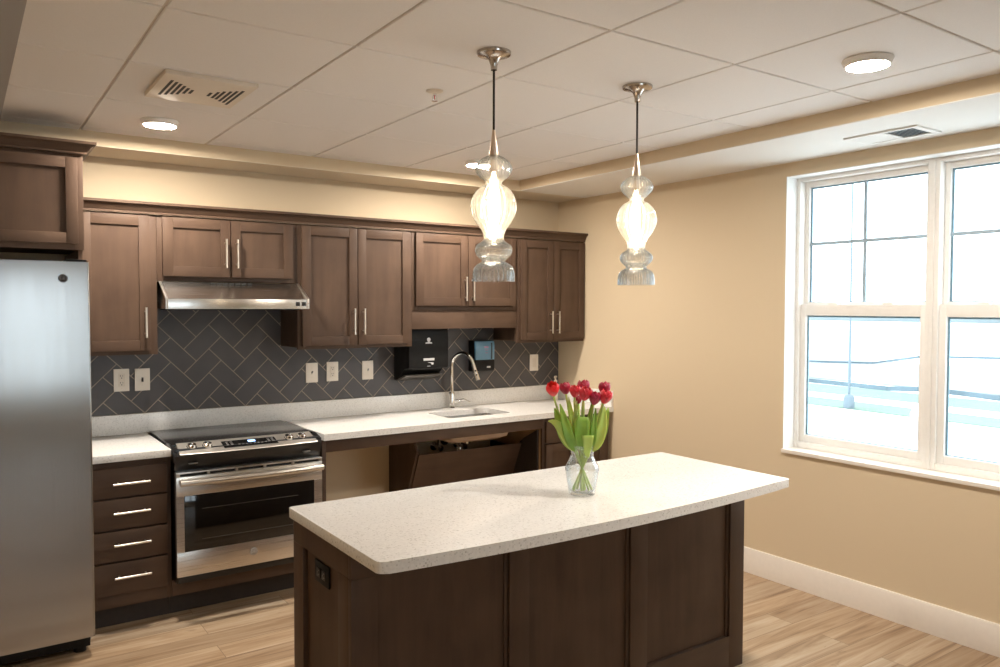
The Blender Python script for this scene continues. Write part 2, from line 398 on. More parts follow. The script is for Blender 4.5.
# ------------------------------------------------------------------ windows (twin double-hung units in a deep white reveal)
def gasket(par, x, y0, y1, z0, z1, g=.009):
    mb = MB(); mb.box(x, x + .008, y0, y0 + g, z0, z1); mb.box(x, x + .008, y1 - g, y1, z0, z1); mb.box(x, x + .008, y0 + g, y1 - g, z1 - g, z1); mb.box(x, x + .008, y0 + g, y1 - g, z0, z0 + g * .5)
    mb.build('glazing_gasket', M['gasket'], par)
def window_pair(name, ya, yb, real=True):
    w = structure(name)
    mb = MB(); t = .004
    mb.box(0.0, .10, ya - t, ya, WZ0, WZ1); mb.box(0.0, .10, yb, yb + t, WZ0, WZ1); mb.box(0, .10, yb + t, ya - t, WZ1 - t, WZ1)
    mb.build('reveal', M['reveal'], w)
    mb = MB(); mb.box(-.018, .12, yb - .0, ya + .0, WZ0 - .022, WZ0, bev=.004); mb.build('window_sill', M['trim'], w)
    mid = (ya + yb) / 2
    mb = MB(); mb.box(.09, .175, mid - .008, mid + .008, WZ0, WZ1 - t, bev=.004); mb.build('mullion', M['vinyl'], w)
    for (y1, y0) in ((ya - t, mid + .008), (mid - .008, yb + t)):      # y1 > y0
        z0, z1 = WZ0, WZ1 - t
        mb = MB(); f = .022
        mb.box(.095, .175, y1 - f, y1, z0, z1, bev=.003); mb.box(.095, .175, y0, y0 + f, z0, z1, bev=.003)
        mb.box(.095, .175, y0 + f, y1 - f, z1 - .020, z1, bev=.003); mb.box(.095, .175, y0 + f, y1 - f, z0, z0 + .034, bev=.003)
        mb.build('window_frame', M['vinyl'], w)
        yl, yh = y0 + f, y1 - f
        # upper sash (outer track)
        s = .026; zz = 1.552
        mb = MB()
        mb.box(.145, .170, yh - s, yh, zz, z1 - .020, bev=.003); mb.box(.145, .170, yl, yl + s, zz, z1 - .020, bev=.003)
        mb.box(.145, .170, yl + s, yh - s, z1 - .052, z1 - .020, bev=.003); mb.box(.145, .170, yl + s, yh - s, zz, zz + .058, bev=.003)
        us = mb.build('upper_sash', M['vinyl'], w)
        MB().box(.155, .159, yl + s, yh - s, zz + .058, z1 - .052).build('pane', M['wglass'], us)
        mb = MB(); ym = (yl + yh) / 2
        mb.box(.1515, .1625, ym - .009, ym + .009, zz + .058, z1 - .052, bev=.002); mb.box(.1515, .1625, yl + s, ym - .009, 1.932, 1.950, bev=.002); mb.box(.1515, .1625, ym + .009, yh - s, 1.932, 1.950, bev=.002)
        mb.build('muntin', M['muntin'], us)
        gasket(us, .1605, yl + s, yh - s, zz + .058, z1 - .052)
        # lower sash (inner track)
        s = .034
        mb = MB()
        mb.box(.112, .140, yh - s, yh, z0 + .034, 1.597, bev=.003); mb.box(.112, .140, yl, yl + s, z0 + .034, 1.597, bev=.003)
        mb.box(.112, .140, yl + s, yh - s, 1.535, 1.597, bev=.003); mb.box(.112, .140, yl + s, yh - s, z0 + .034, z0 + .076, bev=.003)
        ls = mb.build('lower_sash', M['vinyl'], w)
        MB().box(.124, .128, yl + s, yh - s, z0 + .076, 1.535).build('pane', M['wglass'], ls)
        gasket(ls, .1295, yl + s, yh - s, z0 + .076, 1.535)
        for q in (.28, .72):
            yy = yl + (yh - yl) * q
            MB().prism([(yy - .03, 0 + 1.597), (yy + .03, 1.597), (yy + .02, 1.607), (yy - .02, 1.607)], .114, .138, 'x', bev=.002).build('sash_lock', M['vinyl'], ls)
        mb = MB(); mb.box(.097, .111, yh + .004, yh + .012, 1.60, 1.68, bev=.001).build('balance_clip', M['greyp'], w)
    return w
window_pair('window_1', -2.04, -3.574)
w3 = structure('added_window')  # added rear window, out of view: lights the room, mirrored in the refrigerator
mb = MB()
for a, b_, c, d in ((-3.75, -3.70, .45, 2.05), (-2.40, -2.35, .45, 2.05), (-3.70, -2.40, 2.0, 2.05), (-3.70, -2.40, .45, .50), (-3.08, -3.02, .50, 2.0)):
    mb.box(a, b_, YR - .12, YR - .05, c, d, bev=.004)
mb.build('window_frame', M['vinyl'], w3)
for c, d in ((-3.70, -3.08), (-3.02, -2.40)): MB().box(c, d, YR - .09, YR - .085, .50, 2.0).build('pane', M['wglass'], w3)

# ------------------------------------------------------------------ herringbone backsplash
def clip(poly, rect):
    x0, x1, z0, z1 = rect
    for ax, lim, sg in ((0, x0, 1), (0, x1, -1), (1, z0, 1), (1, z1, -1)):
        out = []
        for i in range(len(poly)):
            a, b = poly[i], poly[(i + 1) % len(poly)]
            da, db = sg * (a[ax] - lim), sg * (b[ax] - lim)
            if da >= 0: out.append(a)
            if (da > 0 > db) or (da < 0 < db):
                t = da / (da - db); out.append((a[0] + (b[0] - a[0]) * t, a[1] + (b[1] - a[1]) * t))
        poly = out
        if len(poly) < 3: return []
    return poly
RECT = (-3.36, -.0005, .979, 1.60)
mb = MB(); mb.mat(0).box(RECT[0], RECT[1], -.006, -.0002, RECT[2], RECT[3]); mb.mat(1)
W = .0998; gr = .0026; T = (-2.575, 1.2605); s2 = math.sqrt(.5)
def to_world(p, q): return (T[0] + W * (p * s2 - q * s2), T[1] + W * (-p * s2 - q * s2))
for a in range(-34, 35):
    for b in range(-34, 35):
        k = (a - b) % 4
        if k == 0: p0, p1, q0, q1 = a, a + 2, b, b + 1
        elif k == 3: p0, p1, q0, q1 = a, a + 1, b, b + 2
        else: continue
        g = gr / W
        poly = clip([to_world(p0 + g, q0 + g), to_world(p1 - g, q0 + g), to_world(p1 - g, q1 - g), to_world(p0 + g, q1 - g)], RECT)
        if len(poly) >= 3:
            ar = abs(sum(poly[i][0] * poly[(i + 1) % len(poly)][1] - poly[(i + 1) % len(poly)][0] * poly[i][1] for i in range(len(poly)))) / 2
            if ar > 2e-5: mb.prism(poly, -.0075, -.004, 'y')
tag(mb.build('tile_backsplash', [M['grout'], M['tile']]), 'dark slate grey herringbone tile backsplash with tan grout lines', 'backsplash')

# ------------------------------------------------------------------ cabinets
def bar_pull(parent, x, y, z, L, vertical=True, r=.0058):
    mb = MB(); st = .030; h = L / 2
    if vertical:
        mb.tube([(x, y - st, z - h), (x, y - st, z + h)], r)
        for d in (-h * .72, h * .72): mb.tube([(x, y, z + d), (x, y - st, z + d)], r * .8, 10)
    else:
        mb.tube([(x - h, y - st, z), (x + h, y - st, z)], r)
        for d in (-h * .72, h * .72): mb.tube([(x + d, y, z), (x + d, y - st, z)], r * .8, 10)
    return mb.build('handle', M['nickel'], parent, label='brushed nickel bar pull')

def shaker(parent, x0, x1, z0, z1, yf, th=.019, rail=.060, name='door'):
    mb = MB(); yb = yf + th; b = .0016
    mb.mat(0).box(x0, x0 + rail, yf, yb, z0, z1, bev=b); mb.box(x1 - rail, x1, yf, yb, z0, z1, bev=b)
    mb.mat(1).box(x0 + rail, x1 - rail, yf, yb, z1 - rail, z1, bev=b); mb.box(x0 + rail, x1 - rail, yf, yb, z0, z0 + rail, bev=b)
    mb.mat(0).box(x0 + rail - .002, x1 - rail + .002, yf + .010, yb - .003, z0 + rail - .002, z1 - rail + .002)
    return mb.build(name, [M['wood'], M['woodh']], parent)

def carcass(parent, x0, x1, y0, z0, z1, stile=.022, rail=.03, name='body'):
    mb = MB(); t = .016
    yb = -.013 if y0 > -.5 else -.004
    mb.box(x0, x0 + t, y0 + .019, yb, z0 + .012, z1); mb.box(x1 - t, x1, y0 + .019, yb, z0 + .012, z1)
    mb.box(x0 + t, x1 - t, y0 + .019, yb, z0 + .012, z0 + .026); mb.box(x0 + t, x1 - t, y0 + .019, yb, z1 - .016, z1)
    mb.box(x0 + t, x1 - t, yb - .008, yb, z0 + .026, z1 - .016)
    mb.box(x0, x0 + stile + .02, y0, y0 + .019, z0, z1, bev=.001); mb.box(x1 - stile - .02, x1, y0, y0 + .019, z0, z1, bev=.001)
    mb.mat(1).box(x0 + stile + .02, x1 - stile - .02, y0, y0 + .019, z0, z0 + rail, bev=.001); mb.box(x0 + stile + .02, x1 - stile - .02, y0, y0 + .019, z1 - rail, z1, bev=.001)
    return mb.build(name, [M['wood'], M['woodh']], parent)

YU = -.3065; ZUT = 2.066; DY = YU - .0195
def wall_cabinet(label, x0, x1, z0, doors, group='wall cabinets over the counter', extra=None):
    t = thing('wall_cabinet', label, 'cabinet', ((x0 + x1) / 2, YU, z0), group)
    carcass(t, x0, x1, YU, z0, ZUT)
    for (a, b, c, d, hx, hz) in doors:
        dr = shaker(t, a, b, c, d, DY, rail=.054)
        bar_pull(dr, hx, DY, hz, .16)
    if extra: extra(t)
    return t
wall_cabinet('narrow single door brown wall cabinet between refrigerator and range hood', -3.3585, -2.9845, 1.3256, [(-3.352, -3.020, 1.347, 2.056, -3.047, 1.495)])
wall_cabinet('short two door brown wall cabinet directly above the range hood', -2.9835, -2.2155, 1.716, [(-2.957, -2.604, 1.742, 2.056, -2.633, 1.872), (-2.600, -2.247, 1.742, 2.056, -2.571, 1.872)])
wall_cabinet('tall two door brown wall cabinet just right of the range hood', -2.2145, -1.4555, 1.3256, [(-2.191, -1.840, 1.346, 2.056, -1.870, 1.490), (-1.835, -1.477, 1.346, 2.056, -1.805, 1.490)])
def valance(t):
    MB().box(-1.4540, -.6200, YU + .002, YU + .020, 1.435, 1.5515, bev=.0015).build('valance', M['woodh'], t)
wall_cabinet('two door brown wall cabinet with a valance board above the sink', -1.4545, -.6190, 1.553, [(-1.432, -1.040, 1.586, 2.056, -1.066, 1.70), (-1.034, -.642, 1.586, 2.056, -1.008, 1.70)], extra=valance)
wall_cabinet('two door brown wall cabinet in the corner against the tan wall', -.6180, -.002, 1.3256, [(-.597, -.305, 1.346, 2.056, -.334, 1.470), (-.301, -.009, 1.346, 2.056, -.272, 1.470)])

# crown moulding along the wall cabinets
prof = [(0, 0), (-.014, 0), (-.014, .010), (-.020, .016), (-.026, .030), (-.038, .042), (-.046, .046), (-.046, .059), (0, .059)]
mb = MB(); mb.prism([(YU - .001 + p[0], ZUT + .0005 + p[1]) for p in prof], -3.3585, -.001, 'x')
tag(mb.build('crown_moulding', M['woodh']), 'long stepped brown crown moulding topping the wall cabinets', 'moulding')

# cabinet over the refrigerator
t = thing('wall_cabinet', 'deep brown cabinet with crown moulding above the refrigerator', 'cabinet', (-3.83, -.61, 1.845))
x0, x1, z0, z1, y0 = -4.30, -3.362, 1.845, 2.292, -.61
carcass(t, x0, x1, y0, z0, z1)
for (a, b, hx) in ((-4.275, -3.834, -3.862), (-3.830, -3.387, -3.803)):
    dr = shaker(t, a, b, 1.872, 2.272, y0 - .0195, rail=.050); bar_pull(dr, hx, y0 - .0195, 1.99, .16)
mb = MB()
mb.prism([(y0 + p[0] * 1.15, z1 + p[1] * .92) for p in prof], x0, x1, 'x')
mb.prism([(x1 - p[0] * 1.15, z1 + p[1] * .92) for p in prof], y0 - .001, -.02, 'y')
# mitred outer corner
rings = []
for p in prof:
    pass
cor = MB()
ringA = [(x1, y0 + p[0] * 1.15, z1 + p[1] * .92) for p in prof]
ringM = [(x1 - p[0] * 1.15, y0 + p[0] * 1.15, z1 + p[1] * .92) for p in prof]
ringB = [(x1 - p[0] * 1.15, y0, z1 + p[1] * .92) for p in prof]
mb.loft([ringA, ringM, ringB], cap=False)
mb.build('crown_moulding', M['woodh'], t)
mb = MB(); mb.box(-3.385, -3.368, -.60, -.02, 1.785, 1.8445); mb.build('filler_strip', M['wood'], t)

# base drawer cabinet left of the range
BT = .829
t = thing('base_cabinet', 'brown four drawer base cabinet between refrigerator and range', 'cabinet', (-3.17, YF, 0))
mb = MB(); x0, x1 = -3.350, -2.990
mb.box(x0, x0 + .016, YF + .019, -.004, .11, BT); mb.box(x1 - .016, x1, YF + .019, -.004, .11, BT); mb.box(x0 + .016, x1 - .016, YF + .019, -.004, .11, .126); mb.box(x0 + .016, x1 - .016, -.012, -.004, .126, BT)
mb.box(x0, x0 + .02, YF, YF + .019, .11, BT, bev=.001); mb.box(x1 - .024, x1, YF, YF + .019, .11, BT, bev=.001)
mb.mat(1)
for a, b in ((.11, .185), (.325, .348), (.482, .504), (.638, .66), (.785, BT)): mb.box(x0 + .02, x1 - .024, YF, YF + .019, a, b, bev=.001)
mb.build('body', [M['wood'], M['woodh']], t)
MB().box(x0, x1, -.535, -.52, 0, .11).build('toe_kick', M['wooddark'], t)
for a, b, hz in ((.655, .797, .722), (.499, .645, .580), (.343, .489, .425), (.178, .333, .265)):
    d = MB().box(-3.345, -3.011, YD, YF - .0005, a, b, bev=.003).build('drawer', M['woodh'], t)
    bar_pull(d, -3.176, YD, hz, .165, False)

# worktops
mb = MB(); mb.box(-3.358, -2.992, -.639, -.0005, ZCT - TK, ZCT, bev=.0025)
tag(mb.build('countertop', M['quartz']), 'short white speckled quartz countertop left of the range', 'countertop')
def rrect(x0, x1, y0, y1, r, z, n=6):
    pts = []
    for cx, cy, a0 in ((x1 - r, y1 - r, 0), (x0 + r, y1 - r, PI / 2), (x0 + r, y0 + r, PI), (x1 - r, y0 + r, 1.5 * PI)):
        for k in range(n + 1):
            a = a0 + PI / 2 * k / n; pts.append((cx + r * math.cos(a), cy + r * math.sin(a), z))
    return pts
SX0, SX1, SY0, SY1 = -1.278, -.790, -.487, -.180
mb = MB()
bm = bmesh.new()
def slab_with_hole(mb, X0, X1, Y0, Y1, Z0, Z1, hole):
    mb.box(X0, hole[0], Y0, Y1, Z0, Z1); mb.box(hole[1], X1, Y0, Y1, Z0, Z1)
    mb.box(hole[0], hole[1], Y0, hole[2], Z0, Z1); mb.box(hole[0], hole[1], hole[3], Y1, Z0, Z1)
slab_with_hole(mb, -2.188, -.0005, -.6385, -.0005, ZCT - TK, ZCT, (SX0, SX1, SY0, SY1))
r_ = .03
for (cx, cy, sx, sy) in ((SX0, SY0, 1, 1), (SX1, SY0, -1, 1), (SX0, SY1, 1, -1), (SX1, SY1, -1, -1)):   # rounded corners of the cut-out
    pts = [(cx, cy)]
    for k in range(7):
        a = PI / 2 * k / 6
        pts.append((cx + sx * (r_ - r_ * math.sin(a)), cy + sy * (r_ - r_ * math.cos(a))))
    mb.prism(pts, ZCT - TK, ZCT, 'z')
tag(mb.build('countertop', M['quartz']), 'long white speckled quartz countertop holding the steel sink', 'countertop')
mb = MB(); mb.box(-3.358, -.021, -.020, -.0005, ZCT + .0005, .9775, bev=.002)
tag(mb.build('quartz_upstand', M['quartz']), 'low speckled quartz upstand running under the grey tile', 'upstand')
mb = MB(); mb.box(-.020, -.0005, -.637, -.0205, ZCT + .0005, .9775, bev=.002)
tag(mb.build('quartz_upstand', M['quartz']), 'short speckled quartz upstand along the tan right wall', 'upstand')

# sink
t = thing('sink', 'stainless steel undermount sink set in the long countertop', 'sink', (-1.034, -.33, .70))
def bowl(mb, g):
    rings = []
    for z, ins, r in ((.829, -.004 + g, .034), (.74, .006 + g, .04), (.715, .018 + g, .045), (.704 - g * .6, .05 + g, .05)):
        rings.append(rrect(SX0 + ins, SX1 - ins, SY0 + ins, SY1 - ins, r, z))
    return rings
R1 = bowl(None, 0.); mb = MB(); mb.loft(R1, cap=False); t1 = bmesh.new(); vs = [t1.verts.new(p) for p in R1[-1]]; t1.faces.new(vs); mb._merge(t1)
bw = mb.build('bowl', M['steelb'], t)
mb = MB(); rings = [[(p[0] + (0 if not 0 else 0), p[1], p[2]) for p in rrect(SX0 - .010 + i, SX1 + .010 - i, SY0 - .010 + i, SY1 + .010 - i, r, z)] for z, i, r in ((.829, 0, .04), (.745, .008, .045), (.71, .02, .05), (.694, .05, .06))]
mb.loft(rings, cap=False); t1 = bmesh.new(); vs = [t1.verts.new(p) for p in rings[-1]]; t1.faces.new(vs[::-1]); mb._merge(t1)
mb.build('undercoat', M['bowl'], t, label='beige sound deadening coat under the bowl')
MB().lathe([(.0, 0), (.045, 0), (.045, .004), (.030, .005), (.026, .002), (0, .002)], -1.03, -.27, .7045, 24, cap=False).build('drain', M['chrome'], t)

t = thing('drain_pipe', 'chrome drain trap hanging under the sink bowl', 'pipe', (-1.03, -.33, .45))
mb = MB(); pts = [(-1.03, -.27, .692), (-1.03, -.27, .64), (-1.03, -.27, .60)]
for k in range(1, 9):
    a = PI * k / 8; pts.append((-1.03, -.27 + .035 * (1 - math.cos(a)), .60 - .035 * math.sin(a)))
pts += [(-1.03, -.198, .62), (-1.03, -.185, .635), (-1.03, -.16, .64), (-1.03, -.03, .64)]
mb.tube(pts, .017, 14); mb.build('trap', M['chrome'], t)
MB().tube([(-1.03, -.27, .675), (-1.03, -.27, .650)], .036, 18).build('tailpiece_nut', M['chrome'], t)
MB().lathe([(.019, 0), (.04, 0), (.04, .006), (.022, .018), (.019, .018)], -1.03, -.003, .64, 20, axis='y', cap=False).build('wall_flange', M['chrome'], t)
for k, xx in enumerate((-1.12, -.93)):
    t = thing('shutoff_valve', ('left', 'right')[k] + ' chrome water shutoff valve on the wall below the sink', 'valve', (xx, -.003, .60), 'shutoff valves below the sink')
    MB().lathe([(.03, 0), (.03, .004), (.012, .010), (.010, .06)], xx, -.003, .60, 18, axis='y').build('stub', M['chrome'], t)
    MB().lathe([(.016, .06), (.016, .085), (.022, .086), (.022, .10), (.0, .10)], xx, -.003, .60, 14, axis='y', cap=False).build('knob', M['chrome'], t)
    MB().tube([(xx, -.06, .612), (xx, -.065, .66), (xx * .6 + -1.02 * .4, -.07, .76), (-1.03 + (xx + 1.03) * .2, -.07, .828)], .006, 10).build('supply_hose', M['steel'], t)

# faucet
t = thing('faucet', 'chrome gooseneck pull-down faucet behind the sink', 'faucet', (-1.016, -.075, ZCT))
fx, fy = -1.016, -.075; dx, dy = .40, -.916
MB().lathe([(.028, 0), (.028, .006), (.022, .012), (.020, .10), (.018, .112), (.014, .118)], fx, fy, ZCT + .0006, 24).build('base', M['chrome'], t)
pts = [(fx, fy, ZCT + .11), (fx, fy, 1.14)]; Rr = .092
for k in range(0, 13):
    a = PI * k / 12 * .93; o = Rr * (1 - math.cos(a)); pts.append((fx + dx * o, fy + dy * o, 1.163 + Rr * math.sin(a) * 1.06))
MB().tube(pts, .0125, 16).build('gooseneck', M['chrome'], t)
e = Vector(pts[-1]); d = (Vector(pts[-1]) - Vector(pts[-2])).normalized()
MB().tube([e - d * .005, e + d * .03, e + d * .075, e + d * .115], [.0135, .015, .018, .0205], 18).build('spray_head', M['chrome'], t)
mb = MB(); n_ = Vector((d.z, 0, -d.x)).normalized()
for q in (.045, .075):
    c = e + d * q + Vector((-.35, -.90, 0)).normalized() * .0155; mb.lathe([(0, .0), (.006, .0), (.006, .004), (0, .005)], c.x, c.y, c.z, 12, axis='y', cap=False)
mb.build('spray_button', M['blackp'], t)
MB().tube([(fx + .014, fy - .004, .915), (fx + .045, fy - .008, .917)], .012, 14).build('lever_hub', M['chrome'], t)
MB().tube([(fx + .045, fy - .008, .917), (fx + .085, fy - .02, .928), (fx + .130, fy - .035, .905)], [.008, .006, .005], 12).build('lever', M['chrome'], t)

# apron rail, end panel, sink base, slanted panel, drawer base
tag(MB().box(-2.188, -2.1635, YF, -.004, .0, BT, bev=.001).build('end_panel', M['wood']), 'narrow brown upright end panel right beside the range', 'panel')
tag(MB().box(-2.1625, -.621, YF, YF + .02, .757, BT, bev=.0015).build('apron_rail', M['woodh']), 'brown apron rail under the long countertop over the knee space', 'rail')
t = thing('base_cabinet', 'open wheelchair accessible sink base with slanted brown panel', 'cabinet', (-1.04, -.3, 0))
g1 = [(-.004, 0), (-.12, 0), (-.14, .08), (-.395, .655), (-.330, .735), (-.25, .70), (-.004, .70)]
MB().prism(g1, -1.470, -1.453, 'x').build('side_panel', M['wood'], t)
g2 = [(-.004, 0), (-.57, 0), (-.57, .745), (-.50, .712), (-.42, .672), (-.374, .640), (-.355, .595), (-.004, .595)]
MB().prism(g2, -.640, -.624, 'x').build('side_panel', M['wooddark'], t)  # dark board cut to the unlit part of the drawer cabinet's side
a0, a1 = (-.397, .633), (-.150, .079); dl = math.hypot(a1[0] - a0[0], a1[1] - a0[1]); nx, nz = -(a1[1] - a0[1]) / dl * -1, (a1[0] - a0[0]) / dl * -1
pn = [a0, a1, (a1[0] + .019, a1[1] + .0), (a0[0] + .019, a0[1] + .0)]
MB().prism(pn, -1.452, -.641, 'x', bev=.001).build('slanted_panel', M['woodh'], t)
t = thing('base_cabinet', 'brown corner drawer base cabinet against the tan wall', 'cabinet', (-.31, YF, 0))
mb = MB(); x0, x1 = -.620, -.016
mb.mat(0).box(x0 + .016, x1, YF + .02, -.004, .11, .125); mb.box(x1 - .016, x1, YF + .02, -.004, .125, BT); mb.box(x0 + .016, x1 - .016, -.012, -.004, .125, BT)
mb.box(x0, x0 + .022, YF, YF + .019, .11, BT, bev=.001); mb.box(x1 - .045, x1, YF, YF + .019, .11, BT, bev=.001)
mb.mat(1)
for a, b in ((.11, .18), (.635, .665), (.795, BT)): mb.box(x0 + .022, x1 - .045, YF, YF + .019, a, b, bev=.001)
mb.mat(2).box(x0, x0 + .016, YF + .019, -.004, .11, BT)  # paler wood stands in for the lit part of this side
mb.build('body', [M['wood'], M['woodh'], M['lit_side']], t)
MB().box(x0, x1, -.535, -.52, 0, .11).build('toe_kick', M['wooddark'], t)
for a, b in ((.657, .803), (.172, .646)):
    d = MB()
    if b > .7: d = d.box(-.599, -.062, YD, YF - .0005, a, b, bev=.003).build('drawer', M['woodh'], t); bar_pull(d, -.33, YD, (a + b) / 2, .165, False)
    else:
        for c0, c1, hx in ((-.599, -.333, -.36), (-.328, -.062, -.30)):
            d = shaker(t, c0, c1, a, b, YD - .0005, rail=.055); bar_pull(d, hx, YD, .55, .16)

# low wooden plinth under the range
t = thing('range_plinth', 'low brown wooden plinth with recessed toe kick under the range', 'plinth', (-2.6, YF, 0))
mb = MB(); mb.box(-2.989, -2.189, YF, YF + .019, .11, .186, bev=.001); mb.box(-2.989, -2.189, YF + .019, -.01, .11, .125); mb.box(-2.989, -2.189, -.03, -.01, .125, .186)
mb.box(-2.989, -2.97, YF + .019, -.03, .125, .186); mb.box(-2.208, -2.189, YF + .019, -.03, .125, .186); mb.build('body', M['woodh'], t)
MB().box(-2.989, -2.189, -.535, -.52, 0, .11).build('toe_kick', M['wooddark'], t)

# ------------------------------------------------------------------ range
RX0, RX1 = -2.983, -2.222; RC = (RX0 + RX1) / 2
t = thing('range', 'stainless steel slide-in electric range with black glass cooktop', 'range', (RC, -.35, .187))
mb = MB(); mb.box(RX0 + .004, RX1 - .004, -.655, -.025, .187, .862, bev=.002); mb.build('body', M['black'], t)
mb = MB(); mb.box(RX0 - .018 + .02, RX1 + .018 - .02, -.575, -.0255, .8665, .8765, bev=.003); ck = mb.build('cooktop', M['cooktop'], t)
# side rims of the cooktop
for xa_, xb_ in ((RX0 - .006, RX0 + .012), (RX1 - .012, RX1 + .006)):
    MB().prism([(-.50, .862), (-.50, .8765), (-.575, .8765), (-.668, .855), (-.668, .80), (-.575, .80)], xa_, xb_, 'x', bev=.001).build('side_rim', M['black'], t)
def bow(u): return .026 * (1 - (2 * u - 1) ** 2)       # front edge bows out in plan
def console_ring(u, x0, x1, off):
    x = x0 + (x1 - x0) * u
    return x, bow(u)
# slanted stainless console
N = 17; rings = []
for i in range(N):
    u = i / (N - 1); x = RX0 + .022 + (RX1 - RX0 - .044) * u; b = bow(u)
    xt = x + (.006 if u < .5 else -.006) * abs(2 * u - 1)
    L_ = lambda q: (xt + (x - xt) * q, -.570 - (.114 + b) * q, .8815 - .038 * q)
    rings.append([(xt, -.562, .880), L_(0), L_(.04), L_(.5), L_(.96), L_(1.), (x, -.687 - b, .841), (x, -.684 - b, .8385), (x, -.562, .85)])
mb = MB(); mb.loft(rings); cs = mb.build('console', M['consteel'], t, angle=22)
rings = []
for i in range(N):
    u = i / (N - 1); x = RX0 + (RX1 - RX0) * u; b = bow(u)
    rings.append([(x, -.60, .862), (x, -.668 - b * .98, .846), (x, -.676 - b, .832), (x, -.668 - b * .55, .80), (x, -.662 - b * .15, .765), (x, -.655, .757), (x, -.60, .757)])
mb = MB(); mb.loft(rings); fa = mb.build('fascia', M['black'], t)
for xx in (RX0 + .085, RX1 - .085): MB().box(xx - .022, xx + .022, -.688, -.668, .790, .794, bev=.001).build('fascia_slot', M['greyp'], fa)
# display panel lying on the slanted console
def slope_at(x):
    b = bow((x - RX0 - .022) / (RX1 - RX0 - .044)); return Vector((0, -.114 - b, -.038))
nrm = Vector((0, -.038, .130)).normalized()
def on_console(x, s, lift):                              # s runs down the slope from the upper edge
    d_ = slope_at(x); return Vector((x, -.570, .8815)) + d_ * (s / .128) + nrm * lift
def console_pad(mb, x0, x1, s0, s1, lift, th):
    top = [on_console(a, b, lift) for a, b in ((x0, s0), (x1, s0), (x1, s1), (x0, s1))]; bot = [p - nrm * th for p in top]
    mb.loft([bot, top])
mb = MB(); console_pad(mb, -2.742, -2.460, .028, .100, .0022, .006); dp = mb.build('display_panel', M['blackg'], cs)
mb = MB(); console_pad(mb, -2.607, -2.570, .040, .058, .0030, .002); mb.build('clock_display', M['display'], dp)
for x0_, n_b in ((-2.722, 2), (-2.505, 2)):
    mb = MB()
    for i in range(n_b):
        for ss in (.040, .054, .068): console_pad(mb, x0_ + i * .022, x0_ + i * .022 + .011, ss, ss + .004, .0028, .001)
    mb.build('button_print', M['greyp'], dp)
mb = MB()
for i in range(8): console_pad(mb, -2.665 + i * .020, -2.655 + i * .020, .072, .078, .0028, .001)
mb.build('button_print', M['greyp'], dp)
for kx in (-2.893, -2.818, -2.390, -2.316):
    c = on_console(kx, .062, .002); q = nrm
    mb = MB(); mb.tube([c, c + q * .005, c + q * .0055, c + q * .017, c + q * .020], [.0255, .0255, .0225, .021, .016], 24)
    a = c + q * .019; mb.box(a.x - .0045, a.x + .0045, a.y - .016, a.y + .016, a.z - .008, a.z + .006, bev=.002)
    mb.build('control_knob', M['chrome'], cs)
# oven door
mb = MB(); z0, z1, yd = .226, .752, -.690; wx0, wx1, wz0, wz1 = -2.945, -2.268, .350, .632
mb.box(RX0, RX1, yd, -.658, wz1, z1 - .022, bev=.002); mb.box(RX0, RX1, yd, -.658, z0, wz0, bev=.003); mb.box(RX0, wx0, yd, -.658, wz0, wz1); mb.box(wx1, RX1, yd, -.658, wz0, wz1)
mb.box(RX0, RX1, yd, -.658, z1 - .008, z1, bev=.001)
for a, b in ((RX0, RX0 + .018), (RX0 + .152, RX0 + .164), (RX0 + .292, RX0 + .304), (RX0 + .44, RX0 + .452), (RX0 + .592, RX0 + .604), (RX1 - .018, RX1)): mb.box(a, b, yd + .0005, -.658, z1 - .022, z1 - .008)
od = mb.build('oven_door', M['steelo'], t)
MB().box(RX0 + .004, RX1 - .004, -.674, -.660, z1 - .022, z1 - .008).build('vent_slot', M['darkslot'], od)
MB().box(wx0 - .001, wx1 + .001, yd - .0015, -.672, wz0 - .001, wz1 + .001, bev=.004).build('oven_window', M['blackg'], od)
mb = MB()
for zz in (.560, .405):
    mb.tube([(-2.86, yd - .002, zz), (-2.36, yd - .002, zz)], .0012, 6)
mb.build('oven_rack', plain('dim_rack', (.05, .042, .034), .4, noise=.1), od)
mb = MB(); hp = []
for i in range(15):
    u = i / 14; hp.append((RX0 + .012 + (RX1 - RX0 - .024) * u, -.735 - .016 * (1 - (2 * u - 1) ** 2), .706))
mb.tube(hp, .0155, 18)
for xx in (RX0 + .03, RX1 - .03): mb.tube([(xx, yd + .002, .706), (xx, -.737, .706)], .012, 14)
mb.build('handle', M['steelo'], od)
def monogram(parent, cx, y, cz, r, name='maker_badge', face=None):
    mb = MB(); mb.mat(0).lathe([(r, 0), (r, .0015), (r * .9, .002), (0, .002)], cx, y, cz, 28, axis='y', cap=False)
    mb.mat(1)
    ring = []
    for k in range(25): a = 2 * PI * k / 24; ring.append((cx + r * .82 * math.cos(a), y - .0022, cz + r * .82 * math.sin(a)))
    mb.tube(ring, r * .05, 6)
    for sgn, ox in ((1, -.28), (1, .30)):                     # two scrolled letter strokes
        pts = []
        for k in range(15):
            a = .35 * PI + 1.5 * PI * k / 14; rr = r * (.30 - .006 * k); pts.append((cx + ox * r + rr * math.cos(a), y - .0024, cz + rr * 1.25 * math.sin(a)))
        mb.tube(pts, r * .055, 6)
    mb.tube([(cx - .1 * r, y - .0024, cz - .02 * r), (cx + .45 * r, y - .0024, cz + .02 * r)], r * .05, 6)
    return mb.build(name, [face or M['greyp'], M['silver']], parent)
monogram(od, RC, yd - .0002, .295, .021)
MB().box(RX0 + .012, RX1 - .012, -.668, -.657, .188, .222, bev=.001).build('kick_panel', M['black'], t)

